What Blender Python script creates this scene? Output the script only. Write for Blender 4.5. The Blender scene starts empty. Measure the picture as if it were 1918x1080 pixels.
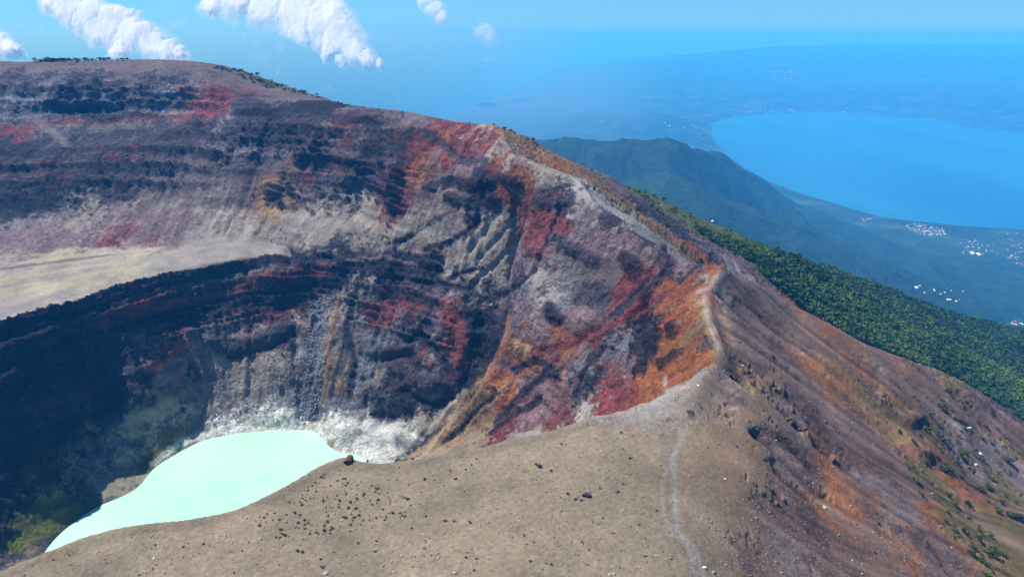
import bpy, bmesh, math, random
import numpy as np
from mathutils import Vector, Matrix
from mathutils.geometry import delaunay_2d_cdt

# ------------------------------------------------------------------ camera, sky, sun, exposure
SC = bpy.context.scene
COL = SC.collection
ZC = 1800.0                       # camera height above the caldera lake, metres
F_PX, PITCH = 1300.0, math.radians(20.0)
cam_d = bpy.data.cameras.new("camera")
cam = bpy.data.objects.new("camera", cam_d)
COL.objects.link(cam)
cam.location = (0, 0, ZC)
cam.rotation_euler = (math.radians(90) - PITCH, 0, 0)
cam_d.sensor_width = 36.0
cam_d.lens = 36.0 * F_PX / 1918.0
cam_d.clip_start = 1.0
cam_d.clip_end = 400000.0
SC.camera = cam

SUN_EL, SUN_AZ = math.radians(59), math.radians(-70)    # azimuth from +Y, negative = to the left
sun_dir = Vector((math.sin(SUN_AZ) * math.cos(SUN_EL), math.cos(SUN_AZ) * math.cos(SUN_EL), math.sin(SUN_EL)))
sun_l = bpy.data.lights.new("sun", 'SUN')
sun_l.energy = 4.8
sun_l.angle = math.radians(0.5)
sun_l.color = (1.0, 0.95, 0.88)
sun = bpy.data.objects.new("sun", sun_l)
COL.objects.link(sun)
sun.rotation_euler = sun_dir.to_track_quat('Z', 'Y').to_euler()
sun.location = (0, 0, ZC + 3000)

world = bpy.data.worlds.new("World")
SC.world = world
world.use_nodes = True
wn = world.node_tree
bg = wn.nodes["Background"]
sky = wn.nodes.new("ShaderNodeTexSky")
sky.sky_type = 'NISHITA'
sky.sun_disc = False
sky.sun_elevation = SUN_EL
sky.sun_rotation = SUN_AZ
sky.altitude = 1500
sky.air_density = 1.0
sky.dust_density = 0.6
sky.ozone_density = 2.0
tint = wn.nodes.new("ShaderNodeMix")                    # the tropical air of the photograph: cooler than the model sky
tint.data_type = 'RGBA'; tint.blend_type = 'MULTIPLY'; tint.inputs[0].default_value = 1.0
tint.inputs[7].default_value = (0.36, 0.82, 1.36, 1)
wn.links.new(sky.outputs[0], tint.inputs[6])
wn.links.new(tint.outputs[2], bg.inputs[0])
bg.inputs[1].default_value = 0.07
SC.view_settings.view_transform = 'Standard'
SC.view_settings.look = 'None'
SC.view_settings.exposure = 0.7
SC.view_settings.gamma = 1.0
SC.cycles.max_bounces = 10
SC.cycles.diffuse_bounces = 6
SC.cycles.volume_bounces = 2
SC.cycles.volume_step_rate = 0.5
SC.cycles.volume_max_steps = 128
SC.cycles.transparent_max_bounces = 128
SC.cycles.use_denoising = True
SC.cycles.denoiser = 'OPENIMAGEDENOISE'

RNG = np.random.default_rng(7)
random.seed(7)

# ------------------------------------------------------------------ helpers
def link(o):
    COL.objects.link(o)
    return o

def tag(o, label=None, cat=None, group=None, kind=None):
    if label: o["label"] = label
    if cat: o["category"] = cat
    if group: o["group"] = group
    if kind: o["kind"] = kind
    return o

def mesh_np(name, v, f, mats=(), smooth=True):
    """mesh from an (n,3) vertex array and an (m,k) face array (k = 3 or 4)"""
    me = bpy.data.meshes.new(name)
    v = np.ascontiguousarray(v, np.float32); f = np.ascontiguousarray(f, np.int32)
    n, k = f.shape
    me.vertices.add(len(v)); me.vertices.foreach_set("co", v.ravel())
    me.loops.add(n * k); me.loops.foreach_set("vertex_index", f.ravel())
    me.polygons.add(n); me.polygons.foreach_set("loop_start", np.arange(0, n * k, k, dtype=np.int32))
    me.polygons.foreach_set("use_smooth", np.full(n, smooth))
    for m in mats: me.materials.append(m)
    me.update(calc_edges=True)
    return me

def set_attr(me, name, arr, dim):
    if dim == 1:
        a = me.attributes.new(name, 'FLOAT', 'POINT'); a.data.foreach_set("value", np.ascontiguousarray(arr, np.float32))
    else:
        a = me.attributes.new(name, 'FLOAT_COLOR', 'POINT')
        c = np.ones((len(arr), 4), np.float32); c[:, :3] = arr
        a.data.foreach_set("color", c.ravel())

def lin(r, g, b):
    c = np.array([r, g, b], float) / 255
    return np.where(c <= .04045, c / 12.92, ((c + .055) / 1.055) ** 2.4)

def _h(ix, iy, iz, s):
    h = (ix.astype(np.uint32) * np.uint32(374761393) + iy.astype(np.uint32) * np.uint32(668265263)
         + iz.astype(np.uint32) * np.uint32(2246822519) + np.uint32((s * 3266489917) & 0xffffffff))
    h = (h ^ (h >> np.uint32(13))) * np.uint32(1274126177)
    h = h ^ (h >> np.uint32(16))
    return (h & np.uint32(0xffff)).astype(np.float32) / np.float32(32767.5) - np.float32(1)

def vnoise(x, y, z, s=0):
    fx, fy, fz = np.floor(x), np.floor(y), np.floor(z)
    ix, iy, iz = fx.astype(np.int64), fy.astype(np.int64), fz.astype(np.int64)
    u, v, w = (x - fx).astype(np.float32), (y - fy).astype(np.float32), (z - fz).astype(np.float32)
    u = u * u * u * (u * (u * 6 - 15) + 10); v = v * v * v * (v * (v * 6 - 15) + 10); w = w * w * w * (w * (w * 6 - 15) + 10)
    out = 0
    for dz in (0, 1):
        a = _h(ix, iy, iz + dz, s); b = _h(ix + 1, iy, iz + dz, s)
        c = _h(ix, iy + 1, iz + dz, s); d = _h(ix + 1, iy + 1, iz + dz, s)
        e = a + (b - a) * u; g = c + (d - c) * u
        p = e + (g - e) * v
        out = p if dz == 0 else out + (p - out) * w
    return out

def fbm(x, y, z, wl, octs=4, s=0, gain=.5, ridged=False):
    out = 0; a = 1.0; tot = 0; k = 1.0 / wl
    for i in range(octs):
        ca, sa = math.cos(.6 * i + .3), math.sin(.6 * i + .3)
        n = vnoise((ca * x - sa * y) * k + 17.3 * i, (sa * x + ca * y) * k - 9.1 * i, z * k + 5.7 * i, s + i)
        if ridged: n = 1 - 2 * np.abs(n)
        out = out + a * n; tot += a; a *= gain; k *= 2.03
    return out / tot

def sstep(a, b, x):
    t = np.clip((x - a) / (b - a), 0, 1)
    return t * t * (3 - 2 * t)

def ray(px, py):
    xc = (px - 959.0) / F_PX; yu = (540.0 - py) / F_PX
    return xc, math.cos(PITCH) + yu * math.sin(PITCH), -math.sin(PITCH) + yu * math.cos(PITCH)

def P(px, py, z):
    """the world point of elevation z (relative to the camera) seen at that spot of the survey photograph"""
    d = ray(px, py); t = z / d[2]
    return (d[0] * t, d[1] * t, z)

# ------------------------------------------------------------------ the lie of the land: break lines and spot heights
RIM = [P(*p) for p in [(-500,112,-38),(-250,110,-37),(0,110,-36),(120,110,-37),(245,109,-37),(350,116,-41),(390,130,-52),(440,165,-78),(530,185,-90),
    (640,193,-92),(700,201,-95),(760,206,-95),(850,225,-99),(900,229,-96),(925,232,-94),(940,250,-100),(948,270,-105),(960,290,-110),(1010,320,-120),
    (1075,328,-122),(1110,375,-135),(1135,400,-141),(1170,415,-145),(1215,460,-155),(1290,492,-160),(1345,497,-156),(1345,515,-156),(1318,545,-160),
    (1325,580,-162),(1345,640,-166),(1325,690,-167),(1290,735,-168),(1250,765,-169),(1180,760,-170),(1120,770,-172),(1020,805,-173),(960,813,-174),(900,832,-174),
    (830,842,-175),(760,857,-175),(700,862,-176),(640,845,-175),(600,862,-175),(530,905,-176),(450,945,-177),(390,960,-178),(330,968,-178),(230,978,-179),
    (150,1000,-180),(70,1032,-180),(0,1060,-181),(-200,1140,-182),(-500,1230,-184)]]
LAKE_Z, CAL_Z = -405.0, -1800.0
SHORE = [P(x, y, LAKE_Z) for x, y in [(600,797),(533,800),(460,803),(400,812),(365,820),(325,840),(300,860),(283,877),(272,895),(262,912),(248,930),
    (225,938),(180,952),(140,968),(110,990),(80,1018),(55,1038),(0,1062),(-120,1110)]]
SPUR = [P(*p) for p in [(1345,497,-156),(1375,499,-156),(1420,512,-168),(1500,562,-192),(1600,622,-220),(1700,656,-242),(1780,692,-262),(1860,742,-285),(1918,782,-300),(2100,900,-340)]]
BACK = [P(*p) for p in [(925,232,-94),(1000,262,-114),(1060,295,-136),(1100,312,-150),(1200,352,-186),(1290,400,-236),(1340,430,-270),(1420,462,-330),
    (1560,502,-400),(1640,530,-440),(1720,562,-500),(1760,578,-520),(1800,590,-540),(1860,605,-575),(1918,616,-605),(2100,650,-680)]]
LINES = [RIM, SHORE, SPUR, BACK]
LINES += [[P(*p) for p in L] for L in [
    [(-300,150,-65),(0,150,-66),(150,152,-67),(280,150,-66),(350,150,-66),(400,165,-75),(450,190,-90),(530,205,-100),(640,212,-102),(700,215,-102),(750,222,-104)],
    [(-300,218,-116),(0,218,-117),(150,215,-115),(280,213,-114),(350,212,-114),(400,215,-112),(450,225,-112),(530,228,-114),(640,232,-114),(700,235,-114),(760,240,-113)],
    [(-300,400,-222),(0,398,-222),(100,400,-222),(200,372,-208),(330,365,-203),(480,375,-208),(600,375,-203),(680,378,-200),(740,395,-200)],
    [(-300,480,-253),(0,480,-252),(100,472,-250),(200,465,-248),(330,457,-246),(420,449,-243),(480,452,-244),(540,465,-247)],
    [(-300,670,-249),(0,605,-250),(100,573,-251),(167,550,-251),(267,520,-250),(333,507,-250),(433,487,-248),(500,477,-247),(547,473,-246)],
    [(580,468,-244),(640,460,-238),(673,470,-240),(723,460,-232),(753,470,-233),(800,483,-234),(827,487,-233),(853,507,-238),(893,533,-246),(940,547,-247),(973,530,-238)],
    [(217,577,-268),(333,560,-278),(433,537,-276),(533,517,-266),(580,503,-262),(640,490,-250),(690,478,-242)],
    [(227,627,-292),(383,600,-302),(493,580,-300),(580,557,-292),(640,535,-275),(700,507,-254),(753,530,-264),(800,535,-262),(847,525,-252)],
    [(957,612,-258),(940,660,-272),(913,720,-305),(860,785,-345),(800,845,-388)],
]]
SPOTS = [P(*p) for p in [
    (0,300,-165),(200,290,-160),(400,290,-155),(560,300,-158),(680,300,-152),(760,310,-148),(-300,300,-165),
    (470,136,-62),(560,166,-86),(420,122,-50),(610,181,-94),(350,113,-42),
    (-200,700,-275),(-200,900,-340),(100,650,-280),(0,700,-278),(0,850,-336),(0,950,-372),(100,800,-352),(130,850,-378),(200,750,-352),(200,850,-388),(300,790,-375),(250,700,-325),
    (340,640,-322),(300,680,-328),(400,700,-354),(500,700,-358),(340,750,-372),(595,650,-332),(550,650,-328),(640,650,-322),(590,730,-372),(640,730,-362),(540,730,-370),
    (700,600,-300),(700,700,-345),(700,760,-370),(700,800,-392),(780,600,-290),(780,700,-335),(780,760,-362),(780,820,-392),(860,600,-280),(860,680,-318),(860,740,-348),(830,800,-375),
    (900,600,-272),(905,680,-320),(925,620,-285),(945,600,-268),(900,720,-335),
    (1000,650,-255),(1080,650,-240),(1000,720,-282),(1000,780,-306),(920,800,-340),(870,830,-368),(1080,720,-262),(1080,770,-282),(1160,720,-240),(1150,650,-222),(1250,650,-195),(1200,720,-222),
    (1180,750,-236),(1280,600,-178),(1230,600,-190),(1300,680,-186),(1260,720,-196),(1080,520,-200),(1160,560,-195),(1250,520,-172),(1000,450,-174),(1000,540,-212),(1000,350,-135),(900,450,-200),
    (950,500,-215),(1060,430,-165),(1150,470,-168),(1080,590,-222),(1000,600,-238),(860,400,-182),(800,420,-200),(800,350,-165),(720,430,-212),(900,350,-150),(900,290,-118),(860,270,-120),(800,260,-122),
    # outer flank to the right
    (1420,600,-188),(1500,700,-205),(1600,800,-222),(1700,850,-255),(1800,950,-272),(1500,900,-205),(1400,900,-181),(1450,800,-186),(1918,1080,-265),(1600,1080,-208),(1700,740,-236),(1800,800,-272),(1860,880,-292),
    (1300,1080,-172),(1300,900,-172),(1000,950,-173),(800,920,-175),(640,1080,-173),(1000,1080,-171),(300,1080,-178),
    (1200,400,-170),(1100,340,-142),(1300,450,-215),(1260,440,-188),(1000,300,-124),(1340,470,-225),(1450,500,-250),(1600,580,-330),(1700,620,-370),(1800,660,-400),(1918,720,-440),(1500,482,-285),(2100,800,-470),
    # lowlands, hills, caldera
    (960,262,-640),(1020,266,-640),(1100,264,-640),(1180,268,-660),(1230,262,-650),(1300,288,-780),(1360,300,-950),(1420,343,-1250),(1500,386,-1720),(1100,290,-700),(1250,330,-800),(1350,380,-1000),(1450,430,-1300),(1560,460,-1450),(1700,500,-1550),(1918,600,-1550),
    (1480,400,-1500),(1390,330,-1150),(1270,290,-740),
    (1800,470,-1740),(1918,490,-1730),(1650,440,-1730),(1230,215,-1500),(1260,180,-1560),(1350,205,-1700),
    (1440,172,-1480),(1560,176,-1460),(1700,179,-1450),(1800,182,-1440),(1918,184,-1420),(2300,190,-1400),
    (1440,150,-1470),(1700,150,-1430),(1918,150,-1420),
    (1440,88,-560),(1600,82,-520),(1700,84,-540),(1785,85,-520),(1800,82.5,-470),(1820,92,-700),(1918,91,-680),(2300,86,-560),(1300,112,-1000),(1500,110,-900),(1750,112,-900),(1918,115,-950)]]
CAL_SHORE = [P(x, y, CAL_Z + 4) for x, y in [(1320,228),(1325,250),(1350,290),(1420,335),(1480,360),(1500,380),(1560,400),(1640,408),(1700,415),(1800,425),(1918,432),(2200,455),
    (2600,420),(2400,300),(1918,247),(1820,238),(1790,226),(1700,218),(1640,215),(1560,208),(1450,212),(1370,215),(1320,228)]]
LINES.append(CAL_SHORE)
# ground the photograph does not show: lake bed, the wall under the near rim, flanks, the far plain
SPOTS += [(-300, 560, -425), (-230, 600, -425), (-350, 520, -425), (-250, 520, -418), (-180, 590, -420), (-330, 460, -410), (-150, 540, -395), (-400, 400, -395), (-141, 615, -402)]
for i, (x, y, z) in enumerate(RIM[34:-1]):
    n = Vector((-270 - x, 540 - y)).normalized()
    SPOTS += [(x + n.x * 40, y + n.y * 40, z - 75), (x + n.x * 95, y + n.y * 95, z - 160)]
for x, y, z in SPUR[2:]:
    SPOTS += [(x + 25, y + 70, z - 65), (x + 45, y + 150, z - 95)]
for x, y, z in BACK[1:7]:
    SPOTS += [(x + 50, y + 150, z - 130)]
SPOTS += [(-1500, 1700, -420), (-700, 1500, -210), (-300, 1500, -330), (0, 1250, -330), (300, 1500, -560), (-1500, 900, -80), (-900, 500, -150), (-900, 200, -200), (-1500, 0, -380),
    (-300, 40, -195), (0, 40, -185), (150, 60, -235), (350, 60, -330), (700, 200, -480), (1500, 0, -850), (0, -800, -480), (1000, 1800, -850), (1700, 1500, -1000), (1500, 2400, -1200), (500, 2600, -900),
    (-500, 2800, -900), (-2000, 2500, -900), (2600, 2400, -1350), (3500, 3000, -1600), (2500, 800, -1200), (-3000, 0, -1000), (0, -3000, -1100), (3500, -500, -1550), (0, 4000, -1100), (-1500, 5000, -1500), (-4000, 4000, -1500),
    (5200, 9500, -1890), (6500, 13000, -1890), (8500, 12000, -1890), (5500, 8000, -1880), (9500, 10000, -1880), (4600, 12500, -1870), (7800, 16500, -1850)]
for r, z in ((9000, -1760), (18000, -1765), (40000, -1740), (95000, -1740)):
    for a in range(0, 360, 20):
        if r < 45000 and 12 < a < 62: continue
        SPOTS.append((r * math.sin(math.radians(a)), r * math.cos(math.radians(a)), z))
for a in (20, 30, 40, 50, 60): SPOTS.append((70000 * math.sin(math.radians(a)), 70000 * math.cos(math.radians(a)), -1500))

pts, edges, index = [], [], {}
def vid(p):
    k = (round(p[0], 1), round(p[1], 1))
    if k not in index: index[k] = len(pts); pts.append(p)
    return index[k]
for L in LINES:
    ids = [vid(p) for p in L]
    edges += [(a, b) for a, b in zip(ids, ids[1:]) if a != b]
for p in SPOTS: vid(p)
PT = np.array(pts)
cv, ce, cf, ov, oe, of = delaunay_2d_cdt([Vector((p[0], p[1])) for p in pts], edges, [], 0, 0.01)
TV = np.zeros((len(cv), 3)); crossings = 0
for i, v in enumerate(cv):
    TV[i, :2] = v
    if ov[i]: TV[i, 2] = PT[ov[i][0], 2]
    else:
        crossings += 1
        d = np.hypot(PT[:, 0] - v.x, PT[:, 1] - v.y); k = np.argsort(d)[:3]
        TV[i, 2] = np.average(PT[k, 2], weights=1 / (d[k] + 1e-3))
TF = np.array([list(f) for f in cf if len(f) == 3])
print("TIN", len(TV), "points", len(TF), "triangles", crossings, "crossings")

def tri_fill(X, Y, Z):
    """linear interpolation of the TIN on arrays X, Y (any shape); Z is filled"""
    for a, b, c in TF:
        A, B, C = TV[a], TV[b], TV[c]
        yield A, B, C
def bary(A, B, C, x, y):
    det = (B[1] - C[1]) * (A[0] - C[0]) + (C[0] - B[0]) * (A[1] - C[1])
    if abs(det) < 1e-9: return None
    l0 = ((B[1] - C[1]) * (x - C[0]) + (C[0] - B[0]) * (y - C[1])) / det
    l1 = ((C[1] - A[1]) * (x - C[0]) + (A[0] - C[0]) * (y - C[1])) / det
    l2 = 1 - l0 - l1
    return l0, l1, l2

def blur(a, s):
    r = max(1, int(3 * s)); k = np.exp(-.5 * (np.arange(-r, r + 1) / s) ** 2); k /= k.sum()
    for ax in (0, 1):
        pad = [(0, 0), (0, 0)]; pad[ax] = (r, r)
        p = np.pad(a, pad, mode='edge'); o = np.zeros_like(a); n = a.shape[ax]
        for i, w in enumerate(k):
            o += w * (p[i:i + n] if ax == 0 else p[:, i:i + n])
        a = o
    return a

# near grid: 3 m cells
GX0, GX1, GY0, GY1, GS = -1650, 1650, -30, 2010, 3.0
gx = np.arange(GX0, GX1 + 1, GS); gy = np.arange(GY0, GY1 + 1, GS)
ZG = np.full((len(gy), len(gx)), -500.0)
for A, B, C in tri_fill(0, 0, 0):
    x0, x1 = min(A[0], B[0], C[0]), max(A[0], B[0], C[0]); y0, y1 = min(A[1], B[1], C[1]), max(A[1], B[1], C[1])
    i0, i1 = np.searchsorted(gx, x0 - .01), np.searchsorted(gx, x1 + .01); j0, j1 = np.searchsorted(gy, y0 - .01), np.searchsorted(gy, y1 + .01)
    if i0 >= i1 or j0 >= j1: continue
    x, y = np.meshgrid(gx[i0:i1], gy[j0:j1]); l = bary(A, B, C, x, y)
    if l is None: continue
    m = (l[0] > -1e-6) & (l[1] > -1e-6) & (l[2] > -1e-6)
    z = l[0] * A[2] + l[1] * B[2] + l[2] * C[2]
    sub = ZG[j0:j1, i0:i1]; sub[m] = z[m]
# crisp along the break lines, rounded between them
sharp = np.zeros_like(ZG)
for L in [RIM[8:]] + [LINES[k] for k in (5, 8, 9, 10, 11, 12)]:
    for p, q in zip(L, L[1:]):
        n = int(math.hypot(q[0] - p[0], q[1] - p[1]) / 1.5) + 1
        for s in np.linspace(0, 1, n):
            i = int(round((p[0] + (q[0] - p[0]) * s - GX0) / GS)); j = int(round((p[1] + (q[1] - p[1]) * s - GY0) / GS))
            if 0 <= i < len(gx) and 0 <= j < len(gy): sharp[j, i] = 1
sharp = np.clip(blur(sharp, 2.2) * 6, 0, 1)
ZG = blur(ZG, .8) * sharp + blur(ZG, 3.5) * (1 - sharp)

def gsample(g, x, y):
    u = np.clip((x - GX0) / GS, 0, len(gx) - 1.001); v = np.clip((y - GY0) / GS, 0, len(gy) - 1.001)
    i = u.astype(np.int32); j = v.astype(np.int32); a = (u - i); b = (v - j)
    return (g[j, i] * (1 - a) + g[j, i + 1] * a) * (1 - b) + (g[j + 1, i] * (1 - a) + g[j + 1, i + 1] * a) * b

# gullies: noise smeared along the fall line
ZS = blur(ZG, 3.0)
dy_, dx_ = np.gradient(ZS, GS)
slope = np.hypot(dx_, dy_); ux, uy = dx_ / (slope + 1e-4), dy_ / (slope + 1e-4)
XX, YY = np.meshgrid(gx, gy)
def smear(noise, steps, step):
    acc = noise.copy(); wsum = 1.0
    for sgn in (1, -1):
        x, y = XX.copy(), YY.copy()
        for k in range(steps):
            vx, vy = gsample(ux, x, y), gsample(uy, x, y)
            x = x + sgn * step * vx; y = y + sgn * step * vy
            w = 1 - k / steps; acc += w * gsample(noise, x, y); wsum += w
    acc /= wsum
    return acc / (acc.std() + 1e-6)
white = RNG.normal(size=ZG.shape)
RILL_F = smear(white, 22, 3.0)
RILL_C = smear(blur(RNG.normal(size=ZG.shape), 2.2), 26, 5.0)

RILL_L = smear(blur(RNG.normal(size=ZG.shape), 5.0), 20, 8.0)

def hit(px, py):
    """where the line of sight through that spot meets the ground (arrays)"""
    px, py = np.asarray(px, float), np.asarray(py, float)
    xc = (px - 959) / F_PX; yu = (540 - py) / F_PX
    dx, dy, dz = xc, math.cos(PITCH) + yu * math.sin(PITCH), -math.sin(PITCH) + yu * math.cos(PITCH)
    t = np.full(px.shape, 140.0); done = np.zeros(px.shape, bool); out = np.full(px.shape, np.nan)
    while t.min() < 2200:
        z = gsample(ZG, dx * t, dy * t); below = (dz * t <= z) & ~done
        out[below] = t[below]; done |= below
        t = t + 1.5
        if done.all(): break
    return dx * out, dy * out, dz * out

# ------------------------------------------------------------------ ground colour spot by spot; near-black partly paints the left wall's shade
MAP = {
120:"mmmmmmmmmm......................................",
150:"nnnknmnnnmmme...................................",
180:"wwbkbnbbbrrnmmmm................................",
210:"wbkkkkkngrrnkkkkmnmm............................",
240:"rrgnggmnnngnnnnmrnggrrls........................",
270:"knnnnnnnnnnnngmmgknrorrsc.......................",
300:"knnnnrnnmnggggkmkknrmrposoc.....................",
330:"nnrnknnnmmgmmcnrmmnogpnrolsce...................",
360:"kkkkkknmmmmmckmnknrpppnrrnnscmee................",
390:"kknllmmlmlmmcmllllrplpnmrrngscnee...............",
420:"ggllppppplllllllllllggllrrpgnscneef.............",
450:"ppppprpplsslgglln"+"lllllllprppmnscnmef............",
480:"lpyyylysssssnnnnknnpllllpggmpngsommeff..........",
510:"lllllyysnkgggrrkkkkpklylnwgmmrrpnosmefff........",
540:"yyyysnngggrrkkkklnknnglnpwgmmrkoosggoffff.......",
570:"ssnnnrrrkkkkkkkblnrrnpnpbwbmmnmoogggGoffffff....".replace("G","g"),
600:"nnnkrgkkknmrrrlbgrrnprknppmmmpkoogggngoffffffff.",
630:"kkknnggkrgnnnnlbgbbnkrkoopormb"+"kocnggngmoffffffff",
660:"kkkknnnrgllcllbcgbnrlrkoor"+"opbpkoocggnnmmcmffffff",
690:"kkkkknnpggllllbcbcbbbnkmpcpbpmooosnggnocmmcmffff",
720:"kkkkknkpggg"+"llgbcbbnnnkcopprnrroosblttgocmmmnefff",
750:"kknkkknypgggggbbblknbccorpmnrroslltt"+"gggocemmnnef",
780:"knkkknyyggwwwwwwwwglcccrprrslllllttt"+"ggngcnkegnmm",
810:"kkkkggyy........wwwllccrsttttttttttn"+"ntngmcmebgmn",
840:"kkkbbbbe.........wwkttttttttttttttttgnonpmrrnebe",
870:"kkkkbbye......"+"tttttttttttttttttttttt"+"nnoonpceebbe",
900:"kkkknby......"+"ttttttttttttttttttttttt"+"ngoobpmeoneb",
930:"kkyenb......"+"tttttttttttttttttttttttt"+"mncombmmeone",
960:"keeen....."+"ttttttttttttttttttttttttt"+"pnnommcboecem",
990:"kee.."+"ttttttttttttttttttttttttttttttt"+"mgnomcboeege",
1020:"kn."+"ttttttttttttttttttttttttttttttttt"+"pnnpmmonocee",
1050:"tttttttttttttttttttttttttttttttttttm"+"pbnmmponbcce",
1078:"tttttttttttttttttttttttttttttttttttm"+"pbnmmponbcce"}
# name: (colour as seen, the near-black partly shade, roughness of relief in m, gully strength)
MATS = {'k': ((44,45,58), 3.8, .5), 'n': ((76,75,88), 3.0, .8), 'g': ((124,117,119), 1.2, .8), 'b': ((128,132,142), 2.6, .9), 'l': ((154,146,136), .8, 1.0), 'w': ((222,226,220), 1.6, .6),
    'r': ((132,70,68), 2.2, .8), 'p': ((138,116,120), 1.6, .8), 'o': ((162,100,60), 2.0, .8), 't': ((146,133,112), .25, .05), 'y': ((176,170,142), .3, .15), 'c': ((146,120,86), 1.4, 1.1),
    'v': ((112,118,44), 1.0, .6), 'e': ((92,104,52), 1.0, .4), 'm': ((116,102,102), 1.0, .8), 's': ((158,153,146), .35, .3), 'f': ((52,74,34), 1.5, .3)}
keys = list(MATS)
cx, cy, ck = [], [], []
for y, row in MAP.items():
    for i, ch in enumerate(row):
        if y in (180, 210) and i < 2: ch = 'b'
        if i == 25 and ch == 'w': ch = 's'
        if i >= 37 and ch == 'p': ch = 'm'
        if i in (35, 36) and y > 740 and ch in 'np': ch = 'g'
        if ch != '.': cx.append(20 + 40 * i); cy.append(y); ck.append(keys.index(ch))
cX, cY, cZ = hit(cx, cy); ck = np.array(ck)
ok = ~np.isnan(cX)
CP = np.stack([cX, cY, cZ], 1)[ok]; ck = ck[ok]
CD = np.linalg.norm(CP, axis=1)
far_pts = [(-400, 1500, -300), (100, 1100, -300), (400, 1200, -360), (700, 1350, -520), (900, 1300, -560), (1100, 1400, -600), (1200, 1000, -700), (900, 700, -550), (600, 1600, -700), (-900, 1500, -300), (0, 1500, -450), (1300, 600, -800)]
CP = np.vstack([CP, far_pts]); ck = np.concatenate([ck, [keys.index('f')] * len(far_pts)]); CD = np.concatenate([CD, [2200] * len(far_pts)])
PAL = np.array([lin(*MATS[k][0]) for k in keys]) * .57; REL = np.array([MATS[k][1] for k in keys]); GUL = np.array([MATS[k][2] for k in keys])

# ------------------------------------------------------------------ the volcano: one sheet, denser where it is near or steep
NA, NR = 1400, 900
R0, R1 = 40.0, 1990.0
az = np.linspace(math.radians(-53), math.radians(53), NA)
rf = np.exp(np.linspace(math.log(R0), math.log(R1), 3200))
VX, VY = np.zeros((NA, NR)), np.zeros((NA, NR))
rr = np.zeros((NA, NR))
R_EDGE = np.minimum(R1, 1640 / np.maximum(np.abs(np.sin(az)), .1))
for i, a in enumerate(az):
    r = np.exp(np.linspace(math.log(R0), math.log(R_EDGE[i]), 2600))
    z = gsample(ZG, r * math.sin(a), r * math.cos(a))
    ang = np.arctan2(z, r); dist = np.hypot(r, z)
    ds = np.hypot(np.diff(r), np.diff(z)) / dist[1:]
    w = np.clip(np.diff(ang), 0, None) + .22 * ds
    c = np.concatenate([[0], np.cumsum(w)])
    rr[i] = np.interp(np.linspace(0, c[-1], NR), c, r)
# let neighbouring columns agree
k = np.ones(9) / 9
rr = np.apply_along_axis(lambda q: np.convolve(np.pad(q, 4, mode='edge'), k, 'valid'), 0, rr)
VX = (rr * np.sin(az)[:, None]).ravel(); VY = (rr * np.cos(az)[:, None]).ravel()
VZ = gsample(ZG, VX, VY)
gxn, gyn = gsample(dx_, VX, VY), gsample(dy_, VX, VY)
nl = np.sqrt(gxn ** 2 + gyn ** 2 + 1)
NX, NY, NZ = -gxn / nl, -gyn / nl, 1 / nl
sl = gsample(slope, VX, VY)
dist = np.sqrt(VX ** 2 + VY ** 2 + VZ ** 2)

# material weights: nearest survey spots in 3-D, boundaries broken up by noise
wsc = dist * (40 / F_PX)
f32 = lambda a: np.asarray(a, np.float32)
n1 = fbm(VX, VY, VZ, 38, 6, 11, .68); n2 = fbm(VX, VY, VZ, 38, 6, 23, .68); n3 = fbm(VX, VY, VZ, 38, 6, 37, .68)
W = np.zeros((len(VX), len(keys)), np.float32)
onehot = np.zeros((len(CP), len(keys)), np.float32); onehot[np.arange(len(CP)), ck] = 1
CPf = f32(CP); inv = f32(1.0 / (2 * (CD * 36 / F_PX * .34) ** 2))
def survey(QX, QY, QZ, out):
    CH = 20000
    for s in range(0, len(VX), CH):
        q = np.stack([QX[s:s + CH], QY[s:s + CH], QZ[s:s + CH]], 1)
        lo, hi = q.min(0) - 120, q.max(0) + 120
        sel = np.where(((CPf > lo) & (CPf < hi)).all(1))[0]
        if len(sel) < 8: sel = np.arange(len(CPf))
        C = CPf[sel]
        d2 = (q ** 2).sum(1)[:, None] + (C ** 2).sum(1)[None] - 2 * q @ C.T
        e = -np.maximum(d2, 0) * inv[sel][None]
        e -= e.max(1, keepdims=True)
        np.exp(e, out=e)
        w = e @ onehot[sel]
        out[s:s + CH] = w / w.sum(1, keepdims=True)
survey(f32(VX + 2.3 * wsc * n1), f32(VY + 2.3 * wsc * n2), f32(VZ + 1.9 * wsc * n3), W)
W2 = np.zeros_like(W)
m1 = fbm(VX, VY, VZ, 9, 4, 61, .7); m2 = fbm(VX, VY, VZ, 9, 4, 67, .7); m3 = fbm(VX, VY, VZ, 9, 4, 73, .7)
survey(f32(VX + 3.2 * wsc * m1), f32(VY + 3.2 * wsc * m2), f32(VZ + 3.0 * wsc * m3), W2)
blend = (.85 * sstep(.02, .14, fbm(VX, VY, VZ, 12, 5, 77, .7)))[:, None].astype(np.float32)
W = W * (1 - blend) + W2 * blend
def in_poly(x, y, poly):
    r = np.zeros(len(x), bool); j = len(poly) - 1
    for i in range(len(poly)):
        (xi, yi), (xj, yj) = poly[i][:2], poly[j][:2]
        r ^= ((yi > y) != (yj > y)) & (x < (xj - xi) * (y - yi) / (yj - yi + 1e-9) + xi); j = i
    return r
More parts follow.
